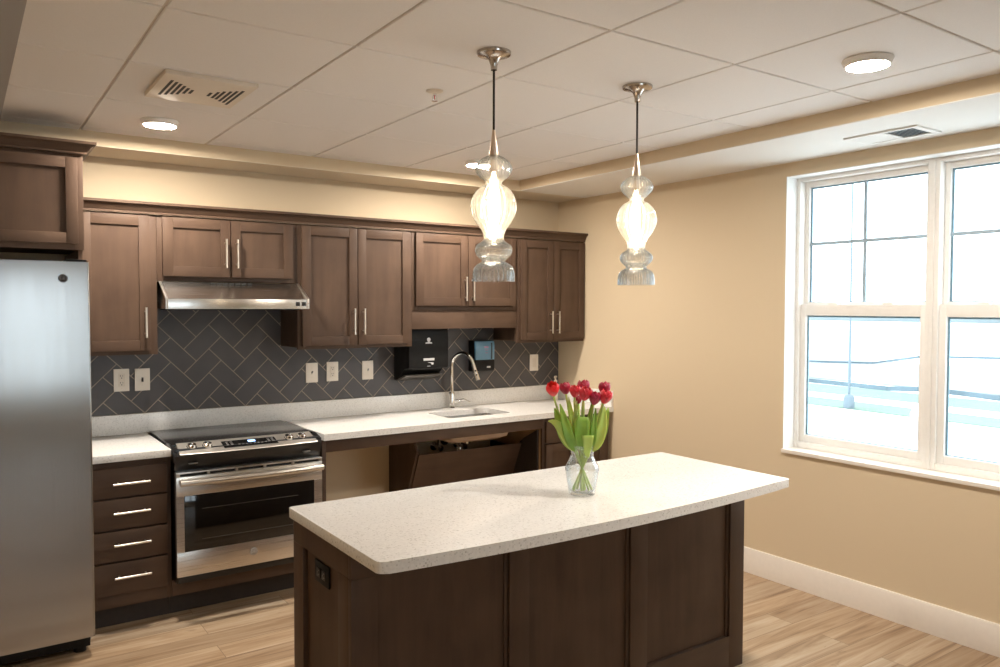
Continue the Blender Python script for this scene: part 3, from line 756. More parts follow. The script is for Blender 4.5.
# ------------------------------------------------------------------ range hood
t = thing('range_hood', 'stainless steel under-cabinet range hood above the range', 'range hood', (RC, -.25, 1.566))
HX0, HX1 = -2.976, -2.206
mb = MB(); mb.prism([(-.012, 1.7135), (-.3095, 1.7135), (-.455, 1.622), (-.470, 1.620), (-.470, 1.566), (-.455, 1.566), (-.012, 1.575)], HX0 + .006, HX1 - .006, 'x', bev=.002)
hb = mb.build('body', M['steel'], t)
for xa_, xb_ in ((HX0, HX0 + .012), (HX1 - .012, HX1)):
    MB().prism([(-.30, 1.7145), (-.312, 1.7145), (-.474, 1.626), (-.474, 1.566), (-.465, 1.566), (-.465, 1.618)], xa_, xb_, 'x', bev=.001).build('side_trim', M['steelo'], t)
mb = MB()
for k in range(7): mb.box(-2.714 + k * .0335, -2.690 + k * .0335, -.335, -.318, 1.699, 1.711)
vs = mb.build('vent_slot', M['darkslot'], hb)
for xx in (-2.283, -2.248):
    MB().box(xx, xx + .022, -.4735, -.4685, 1.583, 1.607, bev=.0012).build('rocker_switch', M['black'], t)
MB().box(HX0 + .05, HX1 - .05, -.44, -.05, 1.5605, 1.5650).build('filter', M['darkslot'], t)

# ------------------------------------------------------------------ refrigerator
FX1, FX0, FYF = -3.3726, -4.283, -.866
t = thing('refrigerator', 'tall stainless steel refrigerator at the left of the kitchen', 'refrigerator', (-3.83, -.45, 0))
MB().box(FX0 + .006, FX1 - .006, -.785, -.05, .05, 1.765, bev=.004).build('body', M['greyp'], t)
def fdoor(x0, x1, hx):
    z0, z1 = .092, 1.776; prof_ = []; wd = x1 - x0
    es = [0, .0012, .0025, .004, .006, .008, .012, .03]
    us = [e / wd for e in es] + [.2, .35, .5, .65, .8] + [1 - e / wd for e in es[::-1]]
    for u in us:
        x = x0 + wd * u; e_ = min(u, 1 - u) * wd; rnd = .004 * max(0, 1 - e_ / .006) ** 2
        prof_.append((x, FYF - .002 * (1 - (2 * u - 1) ** 2) + rnd))
    pts = [(x1, -.79)] + [(x, y) for x, y in prof_[::-1]] + [(x0, -.79)]
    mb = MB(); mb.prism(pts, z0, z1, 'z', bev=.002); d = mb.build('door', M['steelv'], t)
    mb = MB(); mb.tube([(hx, FYF - .055, .75), (hx, FYF - .055, 1.55)], .013, 16)
    for z in (.78, 1.52): mb.tube([(hx, FYF + .003, z), (hx, FYF - .055, z)], .010, 12)
    mb.build('handle', M['steel'], d); return d
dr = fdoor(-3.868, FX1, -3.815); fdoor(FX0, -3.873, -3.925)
monogram(dr, -3.477, FYF - .0022, 1.702, .0185, 'maker_badge', M['blackp'])
MB().box(FX0 + .01, FX1 - .012, -.80, -.60, .028, .088, bev=.003).build('toe_grille', M['blackp'], t)
for xx in (FX0 + .06, FX1 - .05):
    MB().tube([(xx, -.76, .0), (xx, -.76, .03)], .026, 16).build('foot', M['blackp'], t)
MB().box(FX1 - .09, FX1 - .008, -.85, -.73, 1.7765, 1.787, bev=.003).build('hinge_cover', M['blackp'], t)

# ------------------------------------------------------------------ dispensers
t = thing('paper_towel_dispenser', 'black paper towel dispenser on the tile left of the faucet', 'dispenser', (-1.287, -.115, 1.09))
DX0, DX1 = -1.432, -1.135
pf = [(-.008, 1.085), (-.05, 1.088), (-.09, 1.105), (-.12, 1.135), (-.15, 1.165), (-.16, 1.172), (-.218, 1.170), (-.227, 1.18), (-.228, 1.36), (-.222, 1.43), (-.20, 1.475), (-.16, 1.50), (-.008, 1.505)]
mb = MB(); mb.prism(pf, DX0, DX1, 'x', bev=.003); bd = mb.build('body', M['blackp'], t)
MB().box(DX0 + .03, DX1 - .05, -.215, -.165, 1.163, 1.171, bev=.001).build('paper_slot', M['darkslot'], t)
mb = MB(); mb.prism([(-.03, 1.078), (-.14, 1.108), (-.155, 1.120), (-.150, 1.126), (-.10, 1.106), (-.03, 1.0845)], DX0 + .004, DX1 - .004, 'x', bev=.001); mb.build('tear_lip', plain('grey_tear_lip', (.10, .09, .08), .35, noise=.1), t)
mb = MB(); cx = -1.286
mb.lathe([(0, .0), (.013, .0), (.013, .0012), (0, .0015)], cx, -.2275, 1.362, 20, axis='y', cap=False)
mb.prism([(cx - .026, 1.336), (cx + .026, 1.336), (cx + .022, 1.344), (cx - .022, 1.344)], -.2292, -.2275, 'y')
mb.prism([(cx - .013, 1.347), (cx, 1.352), (cx + .013, 1.347), (cx, 1.344)], -.2292, -.2275, 'y'); mb.build('emblem', M['silver'], bd)
mb = MB(); mb.box(cx - .040, cx + .042, -.2292, -.2275, 1.222, 1.238, bev=.0005); mb.prism([(cx - .01, 1.212), (cx + .035, 1.208), (cx + .036, 1.196), (cx + .022, 1.194), (cx + .018, 1.204)], -.2292, -.2275, 'y')
mb.prism([(cx - .012, 1.184), (cx + .012, 1.184), (cx + .012, 1.187), (cx - .012, 1.187)], -.2292, -.2275, 'y'); mb.build('instruction_print', M['silver'], bd)

t = thing('soap_dispenser', 'black soap dispenser with blue window right of the faucet', 'dispenser', (-.75, -.05, 1.115))
mb = MB(); mb.prism([(-.008, 1.115), (-.085, 1.118), (-.098, 1.13), (-.100, 1.196), (-.082, 1.198), (-.082, 1.338), (-.008, 1.338)], -.834, -.668, 'x', bev=.003); b0 = mb.build('body', M['blackp'], t)
MB().prism([(-.0825, 1.200), (-.102, 1.200), (-.104, 1.30), (-.098, 1.333), (-.0825, 1.336)], -.831, -.671, 'x', bev=.003).build('window_cover', M['bluewin'], t)
MB().box(-.7035, -.691, -.1055, -.1035, 1.205, 1.322, bev=.001).build('divider', plain('dark_blue_strip', (.04, .08, .11), .5, noise=.1), t)
mb = MB(); mb.box(-.760, -.725, -.1052, -.1035, 1.285, 1.298, bev=.0005); mb.box(-.752, -.728, -.1052, -.1035, 1.268, 1.274); mb.box(-.752, -.728, -.1052, -.1035, 1.248, 1.252); mb.build('cover_print', M['pinkm'], t)
MB().box(-.735, -.705, -.1015, -.0985, 1.142, 1.154, bev=.001).build('brand_plate', M['silver'], b0)

# ------------------------------------------------------------------ switch plates
def plate(name, label, cx, cz, kind):
    y = -.0078; w, h = .0395, .0625
    t = thing(name, label, 'outlet' if kind == 'duplex' else 'switch', (cx, y, cz), 'ivory wall plates on the backsplash')
    MB().prism([(cx - w, cz - h), (cx + w, cz - h), (cx + w, cz + h), (cx - w, cz + h)], y - .007, y, 'y', bev=.0025).build('cover_plate', M['plate'], t)
    yf = y - .007
    if kind == 'duplex':
        f = MB().box(cx - .0175, cx + .0175, yf - .0025, yf + .001, cz - .036, cz + .036, bev=.001).build('receptacle', M['plated'], t)
        mb = MB()
        for s in (-.019, .019):
            mb.box(cx - .0075, cx - .0048, yf - .0031, yf - .0024, cz + s + .001, cz + s + .009); mb.box(cx + .0048, cx + .0070, yf - .0031, yf - .0024, cz + s + .001, cz + s + .008)
            mb.lathe([(0, 0), (.0028, 0), (.0028, .0007), (0, .0007)], cx, yf - .0024, cz + s - .007, 10, axis='y', cap=False)
        mb.build('slot', M['darkslot'], f)
    elif kind == 'rocker':
        MB().prism([(yf + .001, cz - .033), (yf - .003, cz - .033), (yf - .001, cz), (yf - .004, cz + .033), (yf + .001, cz + .033)], cx - .0165, cx + .0165, 'x', bev=.0008).build('rocker', M['plated'], t)
    else:
        MB().box(cx - .0052, cx + .0052, yf - .0012, yf + .001, cz - .012, cz + .012, bev=.0004).build('toggle_surround', M['brownslot'] if kind == 'dark' else M['plated'], t)
        MB().prism([(yf, cz - .006), (yf - .012, cz - .012 if kind == 'dark' else cz + .006), (yf - .013, cz - .005 if kind == 'dark' else cz + .012), (yf, cz + .006)], cx - .0035, cx + .0035, 'x', bev=.0006).build('toggle', M['greyp'] if kind == 'beige' else M['brownslot'], t)
    for s in (-.047, .047) if kind != 'rocker' else ():
        MB().lathe([(0, 0), (.0028, 0), (.0026, .0010), (0, .0012)], cx, yf, cz + s * (.64 if kind != 'duplex' else 1.0), 12, axis='y', cap=False).build('screw', M['plated'], t)
plate('outlet', 'ivory duplex outlet on the tile nearest the refrigerator', -3.117, 1.170, 'duplex')
plate('light_switch', 'ivory toggle switch beside the outlet left of the range', -3.010, 1.168, 'dark')
plate('light_switch', 'ivory toggle switch just right of the range below the tall cabinet', -2.015, 1.160, 'grey')
plate('outlet', 'ivory duplex outlet beside the toggle switch right of the range', -1.876, 1.162, 'duplex')
plate('light_switch', 'ivory toggle switch close to the black towel dispenser', -1.628, 1.160, 'beige')
plate('light_switch', 'plain ivory rocker switch nearest the tan corner', -.243, 1.155, 'rocker')

# pump bottle in the corner
t = thing('pump_bottle', 'small ivory pump bottle in the far counter corner', 'bottle', (-.102, -.10, ZCT))
MB().lathe([(.016, .0006), (.018, .004), (.018, .105), (.016, .122), (.011, .132), (.011, .14)], -.102, -.10, ZCT, 24).build('bottle_body', M['ivory'], t)
mb = MB(); mb.lathe([(.014, .141), (.014, .155), (.006, .157), (.006, .175), (.012, .176), (.012, .186), (.004, .188)], -.102, -.10, ZCT, 18); mb.tube([(-.102, -.10, ZCT + .181), (-.125, -.118, ZCT + .181), (-.132, -.124, ZCT + .174)], .005, 8); mb.build('pump', M['ivory'], t)

# ------------------------------------------------------------------ island
IX0, IX1, IY0, IY1 = -2.886, -1.022, -2.573, -2.075
IZ = .8625 - TK
t = thing('kitchen_island', 'dark brown panelled kitchen island base in the foreground', 'island', (-1.95, -2.32, 0))
mb = MB(); rc = .024
mb.box(IX0 + rc, IX1 - rc, IY0 + rc, IY1 - .02, .02, IZ - .001); mb.build('core', M['wood'], t)
def panelled(name, fr):
    mb = MB()
    for a in fr: mb.mat(a[6]).box(*a[:6], bev=.0016)
    return mb.build(name, [M['wood'], M['woodh']], t)
S = [(-2.886, -2.796), (-2.293, -2.206), (-1.710, -1.617), (-1.114, -1.022)]
for a, b in S: panelled('stile', [(a, b, IY0, IY0 + rc - .001, 0 if a in (-2.886, -1.114) else .145, .745, 0)])
panelled('top_rail', [(IX0, IX1, IY0, IY0 + rc - .001, .7455, IZ - .001, 1)])
panelled('bottom_rail', [(S[0][1], S[3][0], IY0, IY0 + rc - .001, .0, .1445, 1)])
for i in range(3):
    a, b = S[i][1] + .001, S[i + 1][0] - .001
    mb = MB(); mb.box(a, b, IY0 + .017, IY0 + rc - .0005, .146, .744); mb.box(b - .014, b, IY0 + .010, IY0 + .017, .146, .744, bev=.001)
    mb.build('panel', M['wood'], t)
for nm, xa, xb, xc in (('left', IX0, IX0 + rc - .001, IX0 + .017), ('right', IX1 - rc + .001, IX1, IX1 - .017)):
    panelled('side_rail', [(xa, xb, IY0 + rc, IY1, .7455, IZ - .001, 0)]); panelled('side_rail', [(xa, xb, IY0 + rc, IY1, 0, .1445, 0)])
    panelled('stile', [(xa, xb, IY0 + rc, -2.471, .145, .745, 0)]); panelled('stile', [(xa, xb, -2.166, IY1, .145, .745, 0)])
    MB().box(min(xc, xb if nm == 'left' else xa), max(xc, xb if nm == 'left' else xa), -2.471, -2.166, .145, .745).build('panel', M['wood'], t)
MB().box(IX0 + rc, IX1 - rc, IY1 - .0195, IY1, .02, IZ - .001, bev=.001).build('back_panel', M['wood'], t)
t2 = thing('outlet', 'black duplex outlet on the left end of the island', 'outlet', (IX0 + .017, -2.312, .69))
xo = IX0 + .0168
MB().prism([(-2.373, .655), (-2.252, .655), (-2.252, .727), (-2.373, .727)], xo - .007, xo, 'x', bev=.002).build('cover_plate', M['blackp'], t2)
mb = MB()
for c in (-2.335, -2.290): mb.box(xo - .010, xo - .006, c - .016, c + .016, .675, .707, bev=.002)
rcp = mb.build('receptacle', M['black'], t2)
mb = MB()
for c in (-2.335, -2.290):
    mb.box(xo - .0106, xo - .0098, c - .008, c, .697, .700); mb.box(xo - .0106, xo - .0098, c - .008, c, .683, .686); mb.box(xo - .0106, xo - .0098, c + .004, c + .008, .689, .693)
mb.build('slot', M['greyp'], rcp)
# island worktop with a bowed front edge
bo = [(-1.005, -2.062), (-1.012, -2.055), (-2.888, -2.055), (-2.898, -2.066)]
cpts = [(-2.901, -2.775), (-2.896, -2.788), (-2.882, -2.7975)]
arc = []
xa, xb = -2.87, -1.012
for k in range(0, 25):
    u = k / 24; x = xa + (xb - xa) * u; arc.append((x, -2.800 + .012 * u - .052 * (1 - (2 * u - 1) ** 2)))
out_ = bo + cpts + arc + [(-1.006, -2.780)]
mb = MB(); mb.prism(out_, .8645 - TK, .8645, 'z', bev=.0035)
tag(mb.build('island_countertop', M['quartz']), 'white speckled quartz island top with bowed front edge', 'countertop')
ZI = .8645

# ------------------------------------------------------------------ vase with tulips
VX, VY = -1.905, -2.505
t = thing('vase', 'clear waisted glass vase half filled with water on the island', 'vase', (VX, VY, ZI))
outer = [(r * 1.06, z) for r, z in ((.044, .0006), (.0475, .004), (.049, .012), (.0555, .055), (.0600, .085), (.0615, .100), (.0590, .112), (.050, .128), (.0425, .145), (.0410, .156), (.0430, .170), (.0480, .184), (.0520, .193))]
inner = [(r * 1.06, z) for r, z in ((.0500, .193), (.0460, .184), (.0410, .170), (.0390, .156), (.0405, .145), (.0480, .128), (.0570, .112), (.0595, .100), (.0580, .085), (.0535, .055), (.0465, .016), (.0400, .012))]
MB().lathe(outer + inner, VX, VY, ZI, 40).build('vase_body', M['vglass'], t, angle=60)
wt = [(r * 1.06, z) for r, z in ((.0394, .0125), (.0458, .0165), (.0527, .055), (.0572, .085), (.0587, .100), (.0587, .1015))]
tag(MB().lathe(wt, VX, VY, ZI, 40).build('water', M['water'], angle=60), 'clear water in the glass vase around the stems', 'water', kind='stuff')

def bez(p0, p1, p2, p3, n=14):
    o = []
    for i in range(n):
        s = i / (n - 1); o.append(p0 * (1 - s) ** 3 + p1 * 3 * s * (1 - s) ** 2 + p2 * 3 * s * s * (1 - s) + p3 * s ** 3)
    return o
def leaf_mesh(pts, width, normal, fold=.25, wprof=None):
    pts = [Vector(p) for p in pts]; P = []; n = len(pts)
    for i, p in enumerate(pts):
        u = i / (n - 1); w = width * (wprof(u) if wprof else max(.06, math.sin(PI * min(1, u * .82 + .16)) ** .8))
        d = (pts[min(i + 1, n - 1)] - pts[max(i - 1, 0)]).normalized(); s = d.cross(normal).normalized(); nn = s.cross(d)
        P.append([p + s * w * k + nn * w * fold * abs(k) for k in (-1, -.6, -.2, .2, .6, 1)])
    return P
bl = [  # bloom centre, base material, size, tilt, label, leaves
    ((-1.991, -2.432, 1.265), 'petalb', .0225, (-.35, -.25, .9), 'bright red tulip bending furthest left in the vase'),
    ((-1.921, -2.421, 1.264), 'petald', .0190, (-.05, .2, 1), 'dark crimson tulip second from the left at the back'),
    ((-1.922, -2.481, 1.258), 'petal', .0190, (0, -.1, 1), 'small red tulip left of the middle of the bunch'),
    ((-1.862, -2.461, 1.270), 'petald', .0215, (.05, .1, 1), 'tallest crimson tulip at the middle back of the bunch'),
    ((-1.910, -2.526, 1.252), 'petal', .0215, (.1, -.25, 1), 'full red tulip at the middle front of the bunch'),
    ((-1.880, -2.547, 1.235), 'petald', .0205, (.1, -.2, 1), 'low dark red tulip right of the middle of the bunch'),
    ((-1.802, -2.515, 1.265), 'petald', .0205, (.2, .1, 1), 'crimson tulip upper right at the back of the bunch'),
    ((-1.847, -2.570, 1.240), 'petal', .0215, (.25, -.2, 1), 'red tulip furthest right at the front of the bunch'),
    ((-1.884, -2.455, 1.222), 'petald', .0135, (0, .1, 1), 'small half hidden crimson tulip behind the middle blooms'),
]
cen = Vector((VX, VY, 0)); rnd = random.Random(3)
tul = []
for i, (c, mat_, sz, ax, lab) in enumerate(bl):
    c = Vector(c); sz *= 1.16; ax = Vector(ax).normalized(); out = Vector((c.x - VX, c.y - VY, 0))
    neck = Vector((VX + out.x * .30, VY + out.y * .30, ZI + .158)); neckd = Vector((neck.x - VX, neck.y - VY, 0))
    if neckd.length > .026: neckd *= .026 / neckd.length; neck = Vector((VX + neckd.x, VY + neckd.y, ZI + .158))
    foot = Vector((VX - out.x * .40, VY - out.y * .40, ZI + .018)); fd = Vector((foot.x - VX, foot.y - VY, 0)); 
    if fd.length > .038: fd *= .038 / fd.length; foot = Vector((VX + fd.x, VY + fd.y, ZI + .018))
    root = thing('tulip', lab, 'flower', tuple(foot), 'red tulips in the glass vase')
    base = c - ax * sz * .95
    low = bez(foot, foot + (neck - foot) * .35, neck - (neck - foot) * .3, neck, 7)
    d1 = (neck - foot).normalized()
    up_ = bez(neck, neck + d1 * .05, base - ax * .05, base, 12)
    MB().tube(low + up_[1:], [.0043] * (len(low) + len(up_) - 1), 8).build('stem', M['stem'], root)
    # bloom: three inner and three outer cupped petals
    q = Vector((0, 0, 1)).rotation_difference(ax); mb = MB()
    for layer, (R_, off, hh) in enumerate(((.86, .0, 1.0), (1.0, PI / 3, .96))):
        for k in range(3):
            a0 = off + 2 * PI * k / 3 + rnd.uniform(-.1, .1); P = []
            for vi in range(9):
                v = vi / 8; r = sz * R_ * (math.sin(PI * (.06 + .62 * v)) ** .75) * (1 - .16 * max(0, v - .6) / .4); z = -sz * 1.0 + 2.15 * sz * hh * v
                wv = 1.18 * (1 - max(0, (v - .55) / .45) ** 2.2 * .80); row = []
                for ui in range(9):
                    u = -1 + 2 * ui / 8; a = a0 + u * wv; rr = r * (1 + .05 * u * u * layer); zz = z - sz * .14 * u * u * (v > .5) + (rnd.uniform(-.09, .05) * sz if vi == 8 else 0)
                    row.append(c + q @ Vector((rr * math.cos(a), rr * math.sin(a), zz)))
                P.append(row)
            mb.grid(P)
    mb.build('bloom', M[mat_], root, solid=.0010)
    tul.append((root, neck, c, out))
def add_leaf(i, pts, width, normal, mat_='leaf', fold=.25, wprof=None):
    P = leaf_mesh(pts, width, Vector(normal), fold, wprof); MB().grid(P).build('leaf', M[mat_], tul[i][0], solid=.0012)
r_ax = Vector((.822, -.570, 0)); f_ax = Vector((.569, .821, 0))     # right / away in the room, along and across the bunch
def vp(a, b, z): return Vector((VX, VY, 0)) + r_ax * a + f_ax * b + Vector((0, 0, z))
nf = tuple(-f_ax)
add_leaf(0, bez(vp(-.030, -.020, 1.042), vp(-.062, -.035, 1.07), vp(-.080, -.035, 1.155), vp(-.132, -.03, 1.150), 12), .020, nf, 'leafy', .3)
add_leaf(1, bez(vp(-.030, .0, 1.042), vp(-.060, .0, 1.07), vp(-.080, .0, 1.12), vp(-.106, .0, 1.195), 12), .025, nf, 'leaf', .35)
add_leaf(2, bez(vp(-.022, -.03, 1.042), vp(-.050, -.045, 1.06), vp(-.060, -.045, 1.12), vp(-.088, -.03, 1.215), 12), .021, nf, 'leaf', .2)
add_leaf(3, bez(vp(.0, .01, 1.035), vp(-.02, .02, 1.08), vp(-.04, .02, 1.16), vp(-.05, .03, 1.235), 12), .012, nf, 'stem')
add_leaf(4, bez(vp(.0, -.03, 1.042), vp(-.008, -.048, 1.06), vp(-.008, -.055, 1.11), vp(-.002, -.045, 1.168), 12), .027, nf, 'leaf', .12, lambda u: .35 + .65 * math.sin(PI * min(.62, u * .62 + .02)) if u < .97 else .7)
add_leaf(5, bez(vp(.014, -.035, 1.010), vp(.014, -.058, 1.04), vp(.014, -.068, 1.07), vp(.014, -.070, 1.102), 10), .0225, nf, 'leafy', .05, lambda u: .34 + .66 * u)
add_leaf(6, bez(vp(.030, .01, 1.042), vp(.062, .01, 1.06), vp(.082, .01, 1.12), vp(.100, .01, 1.195), 12), .023, nf, 'leaf', .3)
add_leaf(7, bez(vp(.030, -.022, 1.042), vp(.058, -.035, 1.06), vp(.075, -.035, 1.12), vp(.082, -.02, 1.205), 12), .021, nf, 'leafy', .3)
add_leaf(8, bez(vp(.0, .0, 1.035), vp(.02, .0, 1.08), vp(.03, .0, 1.15), vp(.035, .0, 1.215), 12), .015, nf, 'leaf', .3)
add_leaf(3, bez(vp(-.012, -.01, 1.042), vp(-.032, -.02, 1.08), vp(-.035, -.02, 1.14), vp(-.022, -.01, 1.225), 12), .013, nf, 'stem', .3)
add_leaf(6, bez(vp(.018, -.0, 1.042), vp(.048, -.0, 1.08), vp(.060, -.0, 1.15), vp(.082, .0, 1.225), 12), .012, nf, 'stem', .3)
add_leaf(8, bez(vp(.022, -.03, 1.042), vp(.035, -.04, 1.07), vp(.040, -.04, 1.12), vp(.047, -.03, 1.20), 12), .014, nf, 'leaf', .3)

# ------------------------------------------------------------------ pendants
def pendant(x, y, label):
    t = thing('pendant_light', label, 'pendant light', (x, y, ZC), 'ribbed glass pendants over the island')
    MB().lathe([(.060, 0), (.060, -.004), (.058, -.010), (.030, -.016), (.018, -.028), (.012, -.048), (.011, -.062)], x, y, ZC - .0005, 36).build('canopy', M['canopy'], t)
    MB().tube([(x, y, ZC - .058), (x, y, 2.190)], .0042, 10).build('cord', M['cord'], t)
    MB().lathe([(.0055, 2.196), (.0075, 2.180), (.0175, 2.112), (.0165, 2.107)], x, y, 0, 24).build('socket_cone', M['champagne'], t)
    # shade: stacked ribbed bulbs
    key = [(.018,2.108),(.030,2.102),(.050,2.088),(.060,2.072),(.0615,2.062),(.058,2.048),(.046,2.032),(.033,2.020),(.0275,2.012),(.030,2.006),(.045,1.997),(.060,1.982),(.071,1.962),(.0765,1.938),(.0755,1.918),(.070,1.898),(.058,1.875),(.045,1.856),(.037,1.840),(.034,1.826),(.035,1.814),(.043,1.806),(.055,1.797),(.0610,1.786),(.0620,1.776),(.058,1.764),(.048,1.752),(.040,1.744),(.039,1.739),(.046,1.734),(.058,1.726),(.066,1.714),(.0695,1.698),(.070,1.682),(.070,1.670)]
    # smooth the profile
    pr = []
    for i in range(len(key) - 1):
        p0 = key[max(i - 1, 0)]; p1 = key[i]; p2 = key[i + 1]; p3 = key[min(i + 2, len(key) - 1)]
        for k in range(3):
            s = k / 3
            f = lambda a, b, c, d: .5 * (2 * b + (c - a) * s + (2 * a - 5 * b + 4 * c - d) * s * s + (3 * b - a - 3 * c + d) * s ** 3)
            pr.append((f(p0[0], p1[0], p2[0], p3[0]), f(p0[1], p1[1], p2[1], p3[1])))
    pr.append(key[-1])
    prof_ = [(r, z, .06 * min(1, (r / .05)) if r > .02 else 0) for r, z in pr]
    inn = [(max(.004, r - .0032), z, a * .35) for r, z, a in prof_[::-1]]
    MB().lathe(prof_ + inn, x, y, 0, 132, ribs=22, cap=False).build('glass_shade', M['pglass'], t, angle=80)
    b = MB().tube([(x, y, 2.108), (x, y, 2.06), (x, y, 2.045)], [.014, .014, .010], 16).build('socket', M['champagne'], t)
    MB().lathe([(.004, 2.045), (.008, 2.03), (.013, 1.99), (.0145, 1.95), (.0145, 1.85), (.012, 1.83), (.004, 1.82)], x, y, 0, 20).build('bulb', M['bulb'], t)
pendant(-2.311, -2.498, 'ribbed glass pendant hanging over the left of the island')
pendant(-1.605, -2.482, 'ribbed glass pendant hanging over the right of the island')

# ------------------------------------------------------------------ ceiling fittings
def downlight(x, y, label, off=False):
    t = thing('ceiling_light', label, 'ceiling light', (x, y, ZC), 'round surface disk lights')
    MB().lathe([(.085, 0), (.087, -.003), (.084, -.008), (.075, -.023), (.072, -.024), (.069, -.019), (.0, -.019)], x, y, ZC - .0005, 40, cap=False).build('trim_ring', M['white'], t)
    MB().lathe([(.0, -.0195), (.0688, -.0195), (.0688, -.0232), (.0, -.0236)], x, y, ZC - .0005, 40, cap=False).build('lens', M['lens'], t)
downlight(-3.048, -.748, 'round lit disk light on the ceiling beside the square vent')
downlight(-1.231, -.745, 'round lit disk light on the ceiling behind the left pendant')
downlight(-1.172, -3.195, 'round lit disk light on the ceiling nearest the window')

# square diffuser
t = thing('air_vent', 'square cream slotted air vent on the ceiling tiles', 'vent', (-3.03, -1.44, ZC))
vx0, vx1, vy0, vy1, zb = -3.207, -2.860, -1.645, -1.247, ZC - .018
mb = MB(); mb.prism([(vx0, vy0), (vx1, vy0), (vx1, vy1), (vx0, vy1)], zb, ZC - .0005, 'z', bev=.003)
vb = mb.build('faceplate', plain('cream_vent_enamel', (.72, .64, .54), .45, noise=.02), t)
for xx, ya, yb in ((-3.164, -1.564, -1.318), (-3.144, -1.548, -1.332), (-3.125, -1.53, -1.352), (-3.106, -1.508, -1.364), (-3.0865, -1.484, -1.39), (-3.0665, -1.465, -1.404),
                   (-2.995, -1.467, -1.407), (-2.973, -1.493, -1.386), (-2.955, -1.517, -1.375), (-2.934, -1.532, -1.351), (-2.915, -1.55, -1.339), (-2.8955, -1.567, -1.312)):
    MB().box(xx - .0055, xx + .0055, ya, yb, zb - .0007, zb + .004).build('slot', M['darkslot'], vb)

# register in the soffit
t = thing('air_vent', 'white louvred register in the soffit above the window', 'vent', (-.235, -2.77, ZS))
mb = MB(); za, zb = ZS - .0075, ZS - .0003
for a, b, c, d in ((-.345, -.322, -2.945, -2.595), (-.148, -.125, -2.945, -2.595), (-.322, -.148, -2.945, -2.915), (-.322, -.148, -2.625, -2.595), (-.322, -.148, -2.780, -2.765)): mb.box(a, b, c, d, za, zb, bev=.0015)
mb.build('frame', M['white'], t)
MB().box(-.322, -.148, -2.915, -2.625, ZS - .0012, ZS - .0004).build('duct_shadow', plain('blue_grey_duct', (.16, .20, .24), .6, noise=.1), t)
for half, (y0, y1), lean in (('a', (-2.765, -2.625), -1), ('b', (-2.915, -2.780), 1)):
    for k in range(9):
        yy = y0 + (y1 - y0) * (k + .5) / 9
        mb = MB(); h = .0055
        mb.prism([(yy - lean * h, za + .0005), (yy - lean * h + .001, za + .0005), (yy + lean * h + .001, ZS - .0013), (yy + lean * h, ZS - .0013)], -.322, -.148, 'x')
        mb.build('louvre', M['white'], t)

# sprinkler
t = thing('sprinkler', 'small chrome fire sprinkler on the ceiling left of the pendants', 'sprinkler', (-2.235, -1.955, ZC))
MB().lathe([(.036, 0), (.036, -.002), (.024, -.008), (.012, -.010), (.010, -.010)], -2.235, -1.955, ZC - .0005, 24).build('escutcheon', M['nickel'], t)
mb = MB(); mb.tube([(-2.235, -1.955, ZC - .008), (-2.235, -1.955, ZC - .020)], .008, 12)
for s in (-1, 1): mb.tube([(-2.235 + s * .006, -1.955, ZC - .018), (-2.235 + s * .011, -1.955, ZC - .028), (-2.235, -1.955, ZC - .040)], .0022, 8)
mb.build('frame_arms', M['chrome'], t)
MB().tube([(-2.235, -1.955, ZC - .020), (-2.235, -1.955, ZC - .036)], .0022, 8).build('glass_bulb', plain('red_glass_bulb', (.6, .05, .04), .2, noise=.1), t)
MB().lathe([(0, -.040), (.013, -.040), (.013, -.042), (0, -.042)], -2.235, -1.955, ZC, 20, cap=False).build('deflector', M['chrome'], t)

# ------------------------------------------------------------------ outdoors, a storey below
GZ = -3.
def gpoly(name, pts, z, mat_, label, cat, kind=None):
    o = MB().prism(pts, z - .05, z, 'z').build(name, M[mat_]); 
    if kind == 'structure': o['kind'] = kind
    else: tag(o, label, cat, kind=kind)
    return o
MB().box(.6, 300, -160, 200, GZ - .4, GZ - .06).build('trim_4', M['ground'], kind='structure')
# terrain strips run along the street direction
P0 = Vector((29.3, 17.2)); dv = (Vector((28.7, 8.7)) - P0).normalized(); nv = Vector((-dv.y, dv.x)); nv = nv if nv.x > 0 else -nv
def strip(name, d0, d1, z, mat_, label, cat, kind='stuff', L=140):
    a = P0 + nv * d0; b = P0 + nv * d1
    return gpoly(name, [tuple(a - dv * L), tuple(a + dv * L), tuple(b + dv * L), tuple(b - dv * L)], z, mat_, label, cat, kind)
strip('street', -14, -.2, GZ, 'asphalt', 'pale concrete street below the window', 'street', 'structure')
strip('grass_verge', 0, 2.6, GZ + .01, 'grass', 'pale green grass verge along the far side of the street', 'grass')
strip('sidewalk', 2.7, 4.6, GZ + .01, 'asphalt', 'pale sidewalk between two grass verges', 'sidewalk', 'structure')
strip('bare_ground', 12, 30, GZ + .01, 'bare', 'pale bare ground between the two silt fences', 'ground')
strip('grass_verge', 4.7, 8.6, GZ + .01, 'grass', 'pale green grass strip below the near silt fence', 'grass')
def fence(name, pts, h, label):
    mb = MB(); rb, rt = [], []
    for a, b in zip(pts[:-1], pts[1:]):
        a, b = Vector(a), Vector(b); d = (b - a).normalized(); n = Vector((-d.y, d.x)) * .03
        mb.prism([tuple(a - n), tuple(b - n), tuple(b + n), tuple(a + n)], GZ - .06, GZ + h, 'z')
    tag(mb.build(name, M['fence']), label, 'fence')
fence('silt_fence', [(39.6, 40), (39.3, 24), (38.9, 20.8), (38.6, 18.6), (39.9, 17.2), (39.4, 14.9), (38.5, 12.6), (37.5, 4), (36.5, -12)], .20, 'low dark silt fence crossing the view behind the grass')
fence('silt_fence', [(52, 46), (54.8, 33.2), (57, 30), (62, 31), (69.4, 32.3), (75, 24), (86, 14), (90, -10)], .16, 'far thin dark silt fence across the bare ground')
